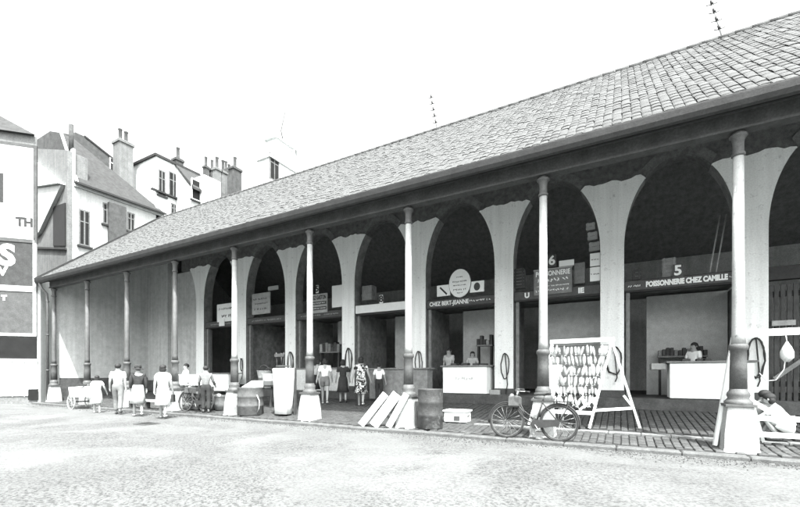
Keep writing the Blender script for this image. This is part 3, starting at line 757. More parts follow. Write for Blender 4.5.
# building E: far block with thin pots, distance haze painted as near-white walls
XE_ = -22.0
p0 = atX(270, 157, XE_); p1 = atX(302, 166, XE_)
hE = house_box('far_house', 'haze-paled white far house top with thin pots showing above the hall ridge', -23.2, XE_, p0.y, p1.y, p0.z, m_fadec)
p = atX(274.5, 168, XE_); window_x(hE, XE_, p.y, p.z, .9, 1.9, m_hgrey, False)
p = atX(282, 152, XE_-1); MB().box((XE_-1.6, p.y-1.0, p0.z), (XE_-.6, p.y+1.2, p.z+.5)).box((XE_-1.75, p.y-1.2, p.z+.5), (XE_-.45, p.y+1.4, p.z+.62)).build('roof_hut', m_fadec, hE)
MB().tube([(XE_-1, p.y+.2, p.z+.6), (XE_-1, p.y-.1, p.z+1.6), (XE_-1, p.y+.35, p.z+3.4)], .04, 6).build('aerial', m_tar, hE)
for u in (293.5, 297.5):
    p = atX(u, 152, XE_-.5); MB().lathe([(.16,-2.5),(.13,-2.2),(.11,-.1),(.15,0),(.15,.12)], 10, (XE_-.5, p.y, p.z)).build('chimney_pot', m_card, hE)

hF = None
XF = -34.0
p0 = atX(187, 174, XF); p1 = atX(231, 186, XF)
hF = thing('slate_house', 'dark mansard roofed house filling the gap between the white house and the dormer house', 'house', (XF-2, (p0.y+p1.y)/2, -.1))
MB().box((XF-5, p0.y, -.1), (XF, p1.y, p0.z-2.6)).build('wall', m_hwall, hF)
MB().prism([(XF+.15, p0.z-2.59), (XF-.5, p0.z), (XF-4.5, p0.z), (XF-5.1, p0.z-2.59)], 'y', p0.y, p1.y).build('roof', m_slate, hF)
for q in (.25, .55, .82):
    yy = p0.y + (p1.y-p0.y)*q; MB().box((XF-.6, yy-.5, p0.z-2.2), (XF+.12, yy+.5, p0.z-.5)).build('dormer', m_fadec, hF); window_x(hF, XF+.12, yy, p0.z-1.35, .7, 1.2, m_hgrey, False)
for u, vt in ((206, 166), (212, 169), (226, 170), (229, 173)):
    p = atX(u, vt, XF-1.5); chimney(hF, XF-1.5, p.y, p0.z-.4, p.z, .35, .4, m_hgrey if u % 2 else m_hbrick, 1)
for q in (.3, .62):
    yy = pA.y + (pB.y-pA.y)*q; zz = zA + .9; MB().box((XA-1.6, yy-.35, zz-.5), (XA-.35, yy+.35, zz+.55)).build('roof_light', m_hgrey, hA) if False else None
p = atX(97, 160, -34.5); chimney(hB, -36.3, p.y, p0.z-4, p.z, .5, .6, m_hbrick, 2)

# billboard wall: faces the square obliquely
WD = Vector((.696, .718, 0)); WN = Vector((.718, -.696, 0)); W0 = Vector((-24.62, 8.62, -.1))
def on_wall(u, v, off=0):
    d = FWD*FPX + RGT*(u-400) + Vector((0,0,HZ-v)); o_ = Vector((0,0,CAMZ)); q = W0 + WN*off
    s = (q - o_).dot(WN) / d.dot(WN); return o_ + d*s
def wbox(mb, u0, v0, u1, v1, o0, o1):
    a = on_wall(u0, v1, o1); b = on_wall(u1, v0, o1)
    sa = (a - W0).dot(WD); sb = (b - W0).dot(WD)
    M = Matrix(((WD.x, -WN.x, 0, W0.x), (WD.y, -WN.y, 0, W0.y), (0, 0, 1, 0), (0, 0, 0, 1)))
    mb.box((sa, -o1, a.z), (sb, -o0, b.z), M); return sa, sb, a.z, b.z
MW = Matrix(((WD.x, -WN.x, 0, W0.x), (WD.y, -WN.y, 0, W0.y), (0, 0, 1, 0), (0, 0, 0, 1)))
bb = thing('billboard_building', 'tall pale corner building carrying painted billboards left of the hall', 'building', (W0.x-3, W0.y-3, -.1))
s36 = (on_wall(37, 200) - W0).dot(WD); ztop = on_wall(18, 134).z
cE = W0 + WD*s36; rD = Vector((cE.x, cE.y, 0)).normalized(); bk_ = cE + rD*3.2 - WD*.25; lf = W0 - WD*12; bl = lf - WN*5
MB().prism([(q_.x, q_.y) for q_ in (cE, bk_, bl, lf)], 'z', -.1, ztop).build('wall', m_hgrey, bb)
MB().box((s36+.002, .02, -.1), (-.02, 1.2, on_wall(50, 281).z), MW).build('low_wall', m_hwall, bb)
zr1 = on_wall(0, 122).z
eZ = Vector((0,0,1)); c0_ = cE + WN*.2; l0_ = lf + WN*.2
ra = cE - WD*2.9 - WN*1.7; rb = bl + WN*2.4
tp = [Vector((q_.x, q_.y, ztop)) for q_ in (l0_, c0_, bk_, bl)] + [Vector((ra.x, ra.y, ztop+1.9)), Vector((rb.x, rb.y, ztop+1.9))]
MB().add(tp, [(0,1,4,5),(1,2,4),(2,3,5,4),(3,0,5),(0,3,2,1)]).build('roof', m_slate, bb)
p = on_wall(1.5, 142); dmm = MB(); 
dmm.box((s36-2.7, -.02, ztop+.05), (s36-1.85, .9, ztop+.7), MW).build('dormer', m_fadec, bb)
def wpanel(name, label, u0, v0, u1, v1, m, frame=None, cat='billboard'):
    a = on_wall(u0, v1); b = on_wall(u1, v0)
    r = thing(name, label, cat, (a+b)/2)
    mb = MB(); q = wbox(mb, u0, v0, u1, v1, .002, .07); mb.build('panel', m, r)
    if frame:
        f = MB(); sa, sb, za, zb = q
        f.box((sa-.1, -.10, za-.14), (sb+.14, -.003, za-.001), MW).box((sa-.1, -.10, zb+.001), (sb+.14, -.003, zb+.12), MW).box((sb+.001, -.10, za-.001), (sb+.14, -.003, zb+.001), MW).build('frame', frame, r)
    return r
WROT = (PI/2, 0, math.atan2(WD.y, WD.x))
def wtext(s, size, m, r, u, v, bold, off=.08, width=None): return text_mesh(s, size, 'lettering', m, r, on_wall(u, v, off), WROT, bold, width)
LU = -70      # the boards run on past the frame
b1 = wpanel('white_billboard', 'large white billboard ending in the letters TH', LU, 148, 33.5, 232, m_cloth, m_tar)
wtext('TH', .58, m_black, b1, 24.5, 222.5, .03, width=.68)
wtext('I', 1.9, m_black, b1, -.5, 189, .05)
b2 = wpanel('dark_billboard', 'dark billboard with large white letter S', LU, 240, 33, 284, m_board, m_card)
wtext('S', 1.35, m_let, b2, 7, 256, .06); wtext('V', .55, m_let, b2, 2.5, 271.5, .03)
b3 = wpanel('small_billboard', 'smaller grey billboard with a white letter T under the dark one', LU, 289, 33, 331, m_tar, m_card)
wtext('T', .32, m_let, b3, 4, 298, .02)
b4 = wpanel('shop_window', 'low black shop window below the billboards', LU, 338, 36, 358, m_pane, None, 'window')
mb = MB(); wbox(mb, LU, 359, 36.5, 361, .002, .12); mb.build('sill', m_cloth, b4)
mb = MB(); wbox(mb, LU, 362, 37, 397, .002, .05); mb.build('dado', m_cloth, bb)
mb = MB(); wbox(mb, 28, 389, 38, 400, .052, .07); mb.build('cellar_opening', m_pane, bb)
for u in (12, 24):
    mb = MB(); wbox(mb, u, 361.5, u+.8, 397, .051, .056); mb.build('plank_joint', m_card, bb)

# ------------------------------------------------------------------ street things
def drum(name, label, x, y, r, h, m, group=None, lid=True):
    t = thing(name, label, 'drum', (x, y, zp(y)))
    prof = [(r*.97, 0), (r, .02)]
    for z in (h*.34, h*.67): prof += [(r, z-.03), (r*1.045, z), (r, z+.03)]
    prof += [(r, h-.02), (r*1.02, h)]
    MB().lathe(prof + [(r*.95, h), (r*.95, h-.03)], 28, (x, y, zp(y)+.012)).build('body', m, t)
    return t
drum('metal_drum', 'dark ribbed metal drum right of the plinth with leaning planks', -4.02, 8.84, .30, .95, m_drum)
d2 = drum('tin_drum', 'pale tin drum with hoops beside the plinth left of the white stand', -10.45, 9.0, .40, .88, m_drum2)
MB().tube([(-10.05, 8.9, .66), (-9.92, 8.88, .5), (-9.93, 8.88, .25), (-10.03, 8.9, .12)], .018, 6).build('handle_hose', m_card, d2)
MB().prism([(-10.7, .91), (-10.1, .91), (-10.1, 1.12), (-10.22, 1.12)], 'y', 8.85, 9.2).build('paper_wrap', m_cloth, d2)
# planks leaning on the third plinth
for k, (ub, ut, lb) in enumerate(((361, 385.5, 'leftmost'), (373.5, 397, 'middle'), (388.5, 406.5, 'rightmost'))):
    a = at(ub, 425+k*1.3, 8.52); a.z = .02; b = at(ut, 394, 8.64)
    r = thing('white_plank', '%s of three white planks leaning against the column plinth' % lb, 'plank', a, 0, 'planks leaning on the plinth')
    MB().bar(a, b, [.17, .24, .15][k], .035, up=(.3, -1, 0)).build('board', m_wood, r)
# white box on the pavement
bx = thing('white_crate', 'small white crate on the paving right of the dark drum', 'crate', (-3.68, 9.8, zp(9.8)))
zb = zp(9.8)+.015
MB().bbox((-3.97, 9.6, zb), (-3.4, 10.0, zb+.30), .012).build('box', m_wood, bx)
MB().box((-4.0, 9.57, zb+.27), (-3.37, 10.03, zb+.305)).build('rim', m_cloth, bx)
MB().box((-3.397, 9.72, zb+.14), (-3.385, 9.88, zb+.19)).build('hand_hole', m_dark, bx)
MB().box((-3.7, 9.58, zb+.05), (-3.55, 9.598, zb+.16)).build('label_patch', m_tar, bx)

# stall counters
def counter(label, c0, c1, z0, z1, y0, y1, mf=m_cloth, legs=True, name='stall_counter'):
    r = thing(name, label, 'counter', ((c0+c1)/2, (y0+y1)/2, ZPL))
    MB().bbox((c0, y0, z0), (c1, y1, z1), .012).build('front', mf, r)
    MB().bbox((c0-.08, y0-.05, z1+.001), (c1+.08, y1+.1, z1+.05), .008).build('top', m_gwood, r)
    return r
ca = at(670, 400, 13.0).x; cb = ca + 1.75
c1_ = counter('broad white counter below the CHEZ CAMILLE fascia board', ca, cb, ZPL+.02, 1.62, 13.0, 13.75)
MB().bbox((ca-.42, 13.1, 1.45), (ca-.09, 13.9, 1.62), .01).build('side_shelf', m_card, c1_)
for dx in (.3, .62, .75, 1.35): MB().bbox((ca+dx, 13.2, 1.672), (ca+dx+.18, 13.5, 1.672+R.uniform(.04,.09)), .01).build('fish_tray', m_panel if dx > 1 else m_dwood, c1_)
ca = at(443, 393, 13.0).x; cb = at(487, 393, 13.0).x
c2_ = counter('white counter below the CHEZ BERT fascia board with faint lettering', ca, cb, ZPL+.02, 1.58, 13.0, 13.8)
text_mesh('HUITRES', .26, 'faint_lettering', m_panel, c2_, ((ca+cb)/2, 12.994, 1.2), FACE, .01) if False else lines(c2_, ca+.45, cb-.45, 1.18, .12, 6, m_panel, 12.999)
MB().bbox((cb+.01, 13.25, .55), (cb+.35, 13.6, .80), .01).build('side_box', m_card, c2_)
for dx in (.2, .6, 1.0, 1.25): MB().bbox((ca+dx, 13.2, 1.631), (ca+dx+.22, 13.5, 1.631+R.uniform(.04,.10)), .01).build('fish_tray', m_dwood, c2_)
ca = at(213, 389, 12.6).x; cb = at(234, 389, 12.6).x
counter('white box counter between the second pillar group and the pale drum', ca, cb, .55, 1.35, 12.3, 12.9)
ca = at(371, 390, 12.6).x; cb = at(403, 390, 12.6).x
c4_ = counter('grey counter with crates behind the boy in the white shirt', ca, cb+1.0, .42, 1.50, 12.5, 12.94, m_gwood)
ca = at(320, 390, 13.0).x
counter('low white counter in the chez gaston bay behind the walking women', ca-1.4, ca+1.2, ZPL, 1.55, 13.0, 13.6, m_panel)
# shelf heaps behind the counters
def heap(label, u0, u1, v0, v1, y, n, seed):
    rr = random.Random(seed); a = at(u0, v1, y); b = at(u1, v0, y)
    r = thing('stock_shelf', label, 'shelf', ((a.x+b.x)/2, y, a.z))
    MB().box((a.x, y, a.z-.05), (b.x, y+.3, a.z-.002)).build('shelf_board', m_gwood, r)
    for k in range(n):
        x = a.x + (b.x-a.x)*(k+.1)/n; hh = (b.z-a.z)*rr.uniform(.4, 1)
        MB().bbox((x, y+.03, a.z), (x+(b.x-a.x)/n*.85, y+.25, a.z+hh), .01).build('parcel', rr.choice([m_dwood, m_gwood, m_card, m_tar]), r)
    for q in (a.x+.06, b.x-.06): MB().box((q-.03, y+.05, ZPL), (q+.03, y+.25, a.z-.051)).build('post', m_dwood, r)
heap('shelf of dark bottles and tins behind the CHEZ CAMILLE counter', 658, 708, 344, 356, 15.0, 12, 3)
heap('stacked parcels on a shelf behind the woman at CHEZ BERT', 476, 492, 333, 345, 14.6, 5, 4)
heap('crowded shelf of goods in the chez gaston bay', 319, 339, 341, 352, 14.4, 7, 5)
heap('dark shelf of crates in the plain white board bay', 388, 404, 366, 376, 13.6, 3, 6)
# long pole pair leaning in the first bay
for k in range(2):
    pl_ = thing('leaning_pole', ['left', 'right'][k] + ' of two pale poles leaning inside the CHEZ CAMILLE bay', 'pole', (2.2+k*.12, 14.0, 4.06), 0, 'poles leaning inside the bay')
    MB().tube([(2.15+k*.14, 13.66, 4.07), (2.42+k*.14, 13.9, 5.7)], .02, 6).build('shaft', m_card, pl_)

# tall white stand in front of the sixth pillar
ws = thing('draped_stand', 'tall stand draped in white cloth in front of the arcade, chair on top', 'stand', (-9.2, 9.2, zp(9.2)))
rings = []
for z, a, b in ((.06,.25,.18),(.35,.26,.2),(.8,.29,.22),(1.2,.31,.24),(1.46,.32,.25),(1.48,.30,.23)):
    rg = []
    for k in range(28):
        an = 2*PI*k/28; q = 1 + .035*math.sin(an*7+z*2) * (1.6-z)
        ca_, sa_ = math.cos(an), math.sin(an); p_ = 4
        rr_ = (abs(ca_)**p_ + abs(sa_)**p_) ** (-1/p_)
        rg.append((-9.2 + a*rr_*ca_*q, 9.2 + b*rr_*sa_*q, z+.03))
    rings.append(rg)
MB().loft(rings).build('cloth', m_cloth, ws)
for dx in (-.3, .3): MB().box((-9.2+dx-.03, 9.35, .04), (-9.2+dx+.03, 9.42, 1.5)).build('post', m_dwood, ws)
ch = thing('dark_stool', 'dark stool upturned on top of the white draped stand', 'stool', (-9.25, 9.2, 1.56))
MB().bbox((-9.42, 9.08, 1.56), (-9.08, 9.34, 1.60), .008).build('seat', m_dwood, ch)
for dx in (-.13, .13):
    for dy in (.10, .30): MB().tube([(-9.25+dx, 9.0+dy, 1.6), (-9.25+dx*1.25, 9.0+dy, 2.0)], .018, 6).build('leg', m_dwood, ch)
MB().bbox((-9.44, 9.05, 1.86), (-9.06, 9.08, 1.96), .006).build('back_rail', m_dwood, ch)
# enamel tubs beside the stand
for k, u in enumerate((264, 269)):
    p = at(u, 378+k*3, 10.4)
    r = thing('enamel_tub', ['pale enamel tub hanging left of the white draped stand', 'white bucket on the ledge just left of the draped stand'][k], 'tub', (p.x, 10.4, p.z))
    MB().lathe([(.16, -.25), (.20, .0), (.25, .25), (.27, .27), (.24, .26), (.17, -.2)], 18, (p.x, 10.4, p.z)).build('bowl', m_pcloth if k == 0 else m_cloth, r)
    MB().tube([(p.x-.25, 10.4, p.z+.25), (p.x-.18, 10.4, p.z+.42), (p.x, 10.4, p.z+.48), (p.x+.18, 10.4, p.z+.42), (p.x+.25, 10.4, p.z+.25)], .012, 6).build('handle', m_tar, r)
bnch = thing('trestle_table', 'dark trestle table holding tubs left of the white stand', 'table', (at(266, 400, 10.5).x, 10.5, zp(10.5)))
q = at(266, 384, 10.5); MB().box((q.x-.7, 10.2, q.z-.09), (q.x+.55, 10.8, q.z-.03)).build('table_top', m_dwood, bnch)
for dx in (-.6, .45):
    for dy in (-.2, .2): MB().bar((q.x+dx, 10.5+dy, .14), (q.x+dx, 10.5+dy*.6, q.z-.09), .06, .06).build('leg', m_dwood, bnch)

# left stall: white-topped table with dark crates
TX = at(185, 400, 9.3).x
tb = thing('fish_stall', 'white topped fish stall on dark crates left of the pale drum', 'stall', (TX, 9.3, zp(9.3)))
za, zb_ = at(172, 385, 9.0).z, at(172, 374.5, 9.0).z
xl, xr = at(172, 385, 9.0).x, at(198, 385, 9.0).x
MB().bbox((xl, 9.0, za), (xr, 9.7, zb_), .015).build('white_tray', m_cloth, tb)
MB().box((xl+.10, 8.99, za+.10), (xl+.30, 8.998, zb_-.08)).build('mark', m_black, tb)
MB().box((xl+.155, 8.984, za+.15), (xl+.245, 8.989, zb_-.13)).build('mark_inner', m_cloth, tb)
n = 4
for k in range(n):
    for j in range(2):
        xk = xl + (xr-xl)*k/n
        z0_ = zp(9.3)+.015 + j*.42
        MB().bbox((xk+.02, 9.03, z0_), (xk+(xr-xl)/n-.02, 9.65, z0_+.40), .012).build('crate', m_dwood if (k+j) % 2 else m_drum, tb)
        MB().box((xk+.04, 9.015, z0_+.16), (xk+(xr-xl)/n-.04, 9.029, z0_+.24)).build('slat', m_gwood, tb)
# bench of baskets to the right of the stall
for k in range(3):
    p = at(206+k*8, 400-k*1.5, 9.4)
    r = thing('fish_basket', ['dark round basket at the right end of the fish stall', 'pale speckled basket of shellfish between stall and plinth', 'dark basket next to the plinth by the pale drum'][k], 'basket', (p.x, 9.4, zp(9.4)))
    MB().lathe([(.22, .02), (.27, .25), (.29, .5), (.31, .52), (.27, .50), (.20, .30)], 18, (p.x, 9.4, zp(9.4))).build('weave', m_gwood if k != 1 else m_drum2, r)
    for q in range(6): MB().ell((p.x + R.uniform(-.15,.15), 9.4+R.uniform(-.12,.12), zp(9.4)+.48+R.uniform(0,.06)), (.09,.06,.05), 8, 5).build('shellfish', m_pcloth if q % 2 else m_tar, r)
p0 = at(143, 405.5, 8.6); p1 = at(165, 405.5, 8.6)
bn = thing('low_bench', 'low pale bench plank behind the two women at left', 'bench', ((p0.x+p1.x)/2, 8.7, 0))
p0 = at(128, 404.5, 8.7); MB().box((p0.x, 8.6, .30), (at(172, 404, 8.7).x, 8.85, .36)).build('plank', m_panel, bn)
for q in (p0.x+.2, (p0.x+p1.x)/2, p1.x-.1): MB().box((q-.04, 8.65, 0), (q+.04, 8.8, .299)).build('leg', m_dwood, bn)
# handcart by the end wall
hx = at(80, 398, 8.0)
hc = thing('handcart', 'light handcart with spoked wheels behind the girl at far left', 'cart', (hx.x, 8.0, -.1))
for dy in (-.3, .3):
    wh = MB().tube([(hx.x + .30*math.cos(2*PI*k/24), 8.0+dy, .22 + .30*math.sin(2*PI*k/24)) for k in range(24)], .022, 6, True).build('wheel', m_pcloth, hc)
    sp = MB()
    for k in range(5): sp.tube([(hx.x + .3*math.cos(PI*k/5), 8.0+dy, .22 + .3*math.sin(PI*k/5)), (hx.x - .3*math.cos(PI*k/5), 8.0+dy, .22 - .3*math.sin(PI*k/5))], .008, 5)
    sp.build('spokes', m_card, wh)
MB().tube([(hx.x, 7.68, .22), (hx.x, 8.32, .22)], .025, 8).build('axle', m_dwood, hc)
MB().prism([(hx.x-.3, .42), (hx.x+.55, .42), (hx.x+.62, .85), (hx.x-.38, .80)], 'y', 7.76, 8.24).build('body', m_cloth, hc)
MB().tube([(hx.x+.55, 7.8, .75), (hx.x+1.0, 7.8, .95), (hx.x+1.05, 8.0, .97), (hx.x+1.0, 8.2, .95), (hx.x+.55, 8.2, .75)], .016, 6).build('handle', m_tar, hc)
MB().box((hx.x-.35, 7.8, .81), (hx.x+.1, 8.2, .92)).build('bundle', m_dcloth, hc)

# ------------------------------------------------------------------ bicycle (local: rolls towards -X, wheels on z=0)
def make_bicycle(label, loc, rz, lean):
    b = thing('bicycle', label, 'bicycle', loc, rz)
    b.rotation_euler = (lean, 0, rz)
    WR = .345; fx, rx = -.52, .50
    for xx in (fx, rx):
        wh = MB().tube([(xx + WR*math.cos(2*PI*k/32), 0, WR + (WR-.0)*math.sin(2*PI*k/32)) for k in range(32)], .021, 8, True).build('wheel', m_rubber, b, world=False)
        MB().tube([(xx + (WR-.03)*math.cos(2*PI*k/32), 0, WR + (WR-.028)*math.sin(2*PI*k/32)) for k in range(32)], .010, 6, True).build('rim', m_rim, wh, world=False)
        sp = MB()
        for k in range(16):
            a = 2*PI*k/16; sp.tube([(xx+.02*math.cos(a+1), .02*(1 if k % 2 else -1), WR+.02*math.sin(a+1)), (xx+(WR-.03)*math.cos(a), 0, WR+(WR-.03)*math.sin(a))], .0035, 4)
        sp.build('spokes', m_chrome, wh, world=False)
        MB().tube([(xx,-.05,WR),(xx,.05,WR)], .025, 8).build('hub', m_chrome, wh, world=False)
        pts = [(xx + (WR+.035)*math.cos(a), 0, WR+(WR+.035)*math.sin(a)) for a in [math.radians(q) for q in (range(-15, 175, 12) if xx > 0 else range(20, 200, 12))]]
        mg = MB(); mg.tube(pts, .020, 6)
        mg.build('mudguard', m_black, b, world=False)
    bb_ = Vector((.06, 0, .29)); st = Vector((.20, 0, .80)); hd = Vector((-.33, 0, .84)); hl = Vector((-.37, 0, .66))
    f = MB()
    f.tube([bb_, st], .016).tube([hd, hl], .02).tube([hl, (-.2, 0, .44), (-.05, 0, .34), bb_], .019).tube([hd, (-.18,0,.56), (0,0,.42), bb_ + Vector((.03,0,.1))], .014)
    for s in (-1, 1): f.tube([bb_ + Vector((0,.02*s,0)), (rx, .05*s, WR)], .010).tube([st + Vector((-.02,.01*s,-.06)), (rx, .05*s, WR)], .009).tube([hl + Vector((0,.04*s,0)), (-.46, .05*s, .42), (fx, .05*s, WR)], .011)
    f.build('frame', m_black, b, world=False)
    MB().tube([st, st+Vector((.025,0,.10))], .013).build('seat_post', m_chrome, b, world=False)
    MB().loft([[(x_, yy, z_ + dz) for (yy, dz) in ((-w_,0),(-w_*.5,.035),(w_*.5,.035),(w_,0),(w_*.6,-.03),(-w_*.6,-.03))] for (x_, w_, z_) in ((.02,.02,.90),(.10,.035,.91),(.20,.06,.91),(.29,.11,.925),(.34,.10,.93))]).build('saddle', m_dwood, b, world=False)
    MB().tube([hd, hd+Vector((.02,0,.12))], .014).tube([(-.12,-.27,.97),(-.25,-.26,.98),(-.33,-.15,.97),(-.32,0,.96),(-.33,.15,.97),(-.25,.26,.98),(-.12,.27,.97)], .012).build('handlebar', m_chrome, b, world=False)
    for s in (-1, 1): MB().tube([(-.12,.27*s,.97),(-.21,.265*s,.977)], .018).build('grip', m_rubber, b, world=False)
    MB().ell((-.43,0,.86),(.05,.05,.05)).build('headlamp', m_chrome, b, world=False)
    MB().tube([(.06,-.07,.29),(.06,.07,.29)], .015).lathe([(.09,-.004),(.09,.004)], 18, (0,0,0)) if False else None
    cw = MB(); cw.tube([(.06+.09*math.cos(2*PI*k/18), -.06, .29+.09*math.sin(2*PI*k/18)) for k in range(18)], .010, 5, True).tube([(-.03,-.06,.29),(.15,-.06,.29)], .008).tube([(.06,-.09,.29),(.15,-.10,.16)], .010).tube([(.06,.06,.29),(-.03,.10,.42)], .010).build('crank', m_chrome, b, world=False)
    MB().box((.10,-.15,.145),(.20,-.07,.17)).build('pedal', m_rubber, b, world=False); MB().box((-.08,.07,.41),(.02,.15,.435)).build('pedal', m_rubber, b, world=False)
    MB().prism([(.02,.21),(.50,.28),(.53,.345),(.50,.41),(.02,.385),(-.03,.30)], 'y', -.085, -.062).build('chain_case', m_black, b, world=False)
    MB().box((.36,-.06,.76),(.74,.06,.775)).tube([(.70,-.05,.76),(rx+.0,-.06,WR)], .006, 5).tube([(.70,.05,.76),(rx,.06,WR)], .006, 5).build('luggage_rack', m_black, b, world=False)
    return b
bk = make_bicycle('black bicycle leaning against the white plinth beside the fish rack', (-1.55, 8.36, .01), math.radians(0), -math.radians(7))
bg = MB(); bg.bbox((-.46,-.16,.62),(-.26,.16,.86), .03).build('pannier', m_drum2, bk, world=False)
dup(bk, (at(193, 405, 8.7).x, 8.78, .015), math.radians(4), 'second bicycle leaning on the crates of the white topped stall')
dup(bk, (at(222, 405, 10.0).x, 10.0, zp(10.0)+.015), math.radians(175), 'bicycle parked among baskets behind the left plinth') if False else None

# ------------------------------------------------------------------ fish drying rack (sawhorse frame)
def zb2(x, y): return zp(y) + .012
RK = thing('drying_rack', 'white wooden drying rack hung with rows of fish', 'rack', (-.8, 10.15, zp(10.15)))
A = Vector((-.15, 10.13, 2.10)); B = Vector((-1.43, 10.25, 2.10))
p1 = Vector((-.60, 9.95, zb2(0, 9.95))); p2 = Vector((.39, 10.3, zb2(0, 10.3))); q1 = Vector((-1.92, 9.95, zb2(0, 9.95))); q2 = Vector((-1.25, 10.75, zb2(0, 10.75)))
MB().bar(B + (B-A).normalized()*.05, A + (A-B).normalized()*.05, .06, .10).build('top_bar', m_wood, RK)
for a, b in ((A, p1), (A, p2), (B, q1), (B, q2)):
    d = (b-a).normalized(); MB().bar(a + Vector((0,0,-.052)), b, .05, .085, up=(0,1,0)).build('leg', m_wood, RK)
MB().bar(p1.lerp(A,.17)+Vector((0,-.03,0)), q1.lerp(B,.17)+Vector((0,-.03,0)), .04, .08).build('rail', m_wood, RK)
MB().bar(p1.lerp(A,.20), p2.lerp(A,.22), .035, .06).build('rail', m_wood, RK)
MB().bar(p2.lerp(A,.22), p2.lerp(A,.36)+Vector((-.12,0,0)), .04, .05).build('strut', m_wood, RK)
MB().bar(p1.lerp(A,.36)+Vector((.02,0.02,0)), p1.lerp(A,.20)+Vector((-.30,0.02,0)), .04, .05).build('strut', m_wood, RK)
fb = MB(); fb.ell((0,0,0),(.036,.02,.105), 8, 7)
fb.add([(0,-.004,-.09),(-.04,0,-.15),(.0,0,-.13),(.04,0,-.15),(0,.004,-.09)], [(0,1,2),(0,2,3),(4,2,1),(4,3,2)])
fish_me = fb.mesh('dried_fish', m_fish)
nf = 0
for rI in range(6):
    z = 1.98 - rI*.235; k = (2.10 - z)/2.0
    a = A.lerp(p1, k); b = B.lerp(q1, k)
    a.x -= .04; yy = (a.y + b.y)/2
    MB().tube([a, b], .006, 5).build('line', m_rope, RK)
    n = 15 + rI // 2
    for i in range(n):
        s = (i + .5 + R.uniform(-.25,.25))/n
        if rI >= 1 and rI <= 4 and s > .80 and rI != 1: continue
        p = a.lerp(b, s)
        o = bpy.data.objects.new('dried_fish', fish_me); COL.objects.link(o)
        o.location = (p.x, p.y, p.z - .10 + R.uniform(-.035, .02)); sc_ = R.uniform(.8, 1.3)
        o.rotation_euler = (R.uniform(-.15,.15), R.uniform(-.45,.45), R.uniform(-1.2,1.2)); o.scale = (sc_*R.uniform(.8,1.4), sc_, sc_*R.uniform(.75,1.2))
        tag(o, 'pale dried fish hanging by the head from a line of the white rack', 'fish', 'dried fish hanging on the white rack'); nf += 1
# white sheet pinned on the left of the rack
sh = MB(); rows = []
for j in range(9):
    k = .28 + .42*j/8; a = A.lerp(p1, k); b = B.lerp(q1, k); rw = []
    for i in range(13):
        s = .70 + (.33 + .03*math.sin(j))*i/12; p = a.lerp(b, s); rw.append(p + Vector((0, -.03 + .02*math.sin(i*1.3+j*.4), 0)))
    rows.append(rw)
vs = [p for r_ in rows for p in r_] + [p + Vector((0,.008,0)) for r_ in rows for p in r_]; T = 9*13
fs = []
for j in range(8):
    for i in range(12):
        q = j*13+i; fs.append((q, q+1, q+14, q+13)); fs.append((T+q, T+q+13, T+q+14, T+q+1))
sh.add(vs, fs, True); tag(sh.build('white_sheet', m_cloth), 'plain white sheet pinned to the left side of the fish rack', 'sheet')

# second rack, bare, behind the right-hand column
RK2 = thing('bare_rack', 'bare white wooden rack behind the right column, bars running out of frame', 'rack', (2.6, 9.3, zp(9.3)))
A = Vector((1.80, 9.25, 2.04)); B = Vector((3.7, 9.25, 2.06))
MB().bar(A, B, .06, .12).build('top_bar', m_wood, RK2)
for a, b in ((A, Vector((1.50, 9.05, .03))), (A, Vector((2.30, 9.65, .08))), (B, Vector((3.95, 9.1, .03))), (B, Vector((3.5, 9.6, .08)))):
    MB().bar(a + Vector((0,0,-.061)), b, .05, .12, up=(0,1,0)).build('leg', m_wood, RK2)
for z in (.24, .53): MB().bar((2.05, 9.36, z), (3.8, 9.36, z), .05, .085).build('rail', m_wood, RK2)
MB().bar((2.05, 9.42, .86), (2.55, 9.40, .50), .05, .08).build('strut', m_wood, RK2)
p = at(787, 352, 9.2)
hb = thing('cloth_bag', 'small crumpled white bag hanging by a cord from the bare rack', 'bag', (p.x, 9.2, p.z))
bgm = MB(); bgm.loft([[(p.x + r_*math.cos(2*PI*k/12)*(1+.22*math.sin(2.6*k+z*40)+.12*math.sin(5*k+2)), 9.2 + r_*.6*math.sin(2*PI*k/12), p.z + z) for k in range(12)] for r_, z in ((.03,-.17),(.075,-.10),(.085,0),(.06,.08),(.025,.15),(.012,.18))]).build('bag', m_pcloth, hb)
MB().tube([(p.x, 9.2, p.z+.16), (p.x-.01, 9.22, 1.98)], .008, 5).build('cord', m_pcloth, hb)
MB().tube([(p.x-.02, 9.2, p.z-.12), (p.x-.04, 9.2, p.z-.3), (p.x-.14, 9.2, p.z-.48), (p.x-.27, 9.2, p.z-.50), (p.x-.36, 9.2, p.z-.36)], .008, 5).build('loose_cord', m_pcloth, hb)

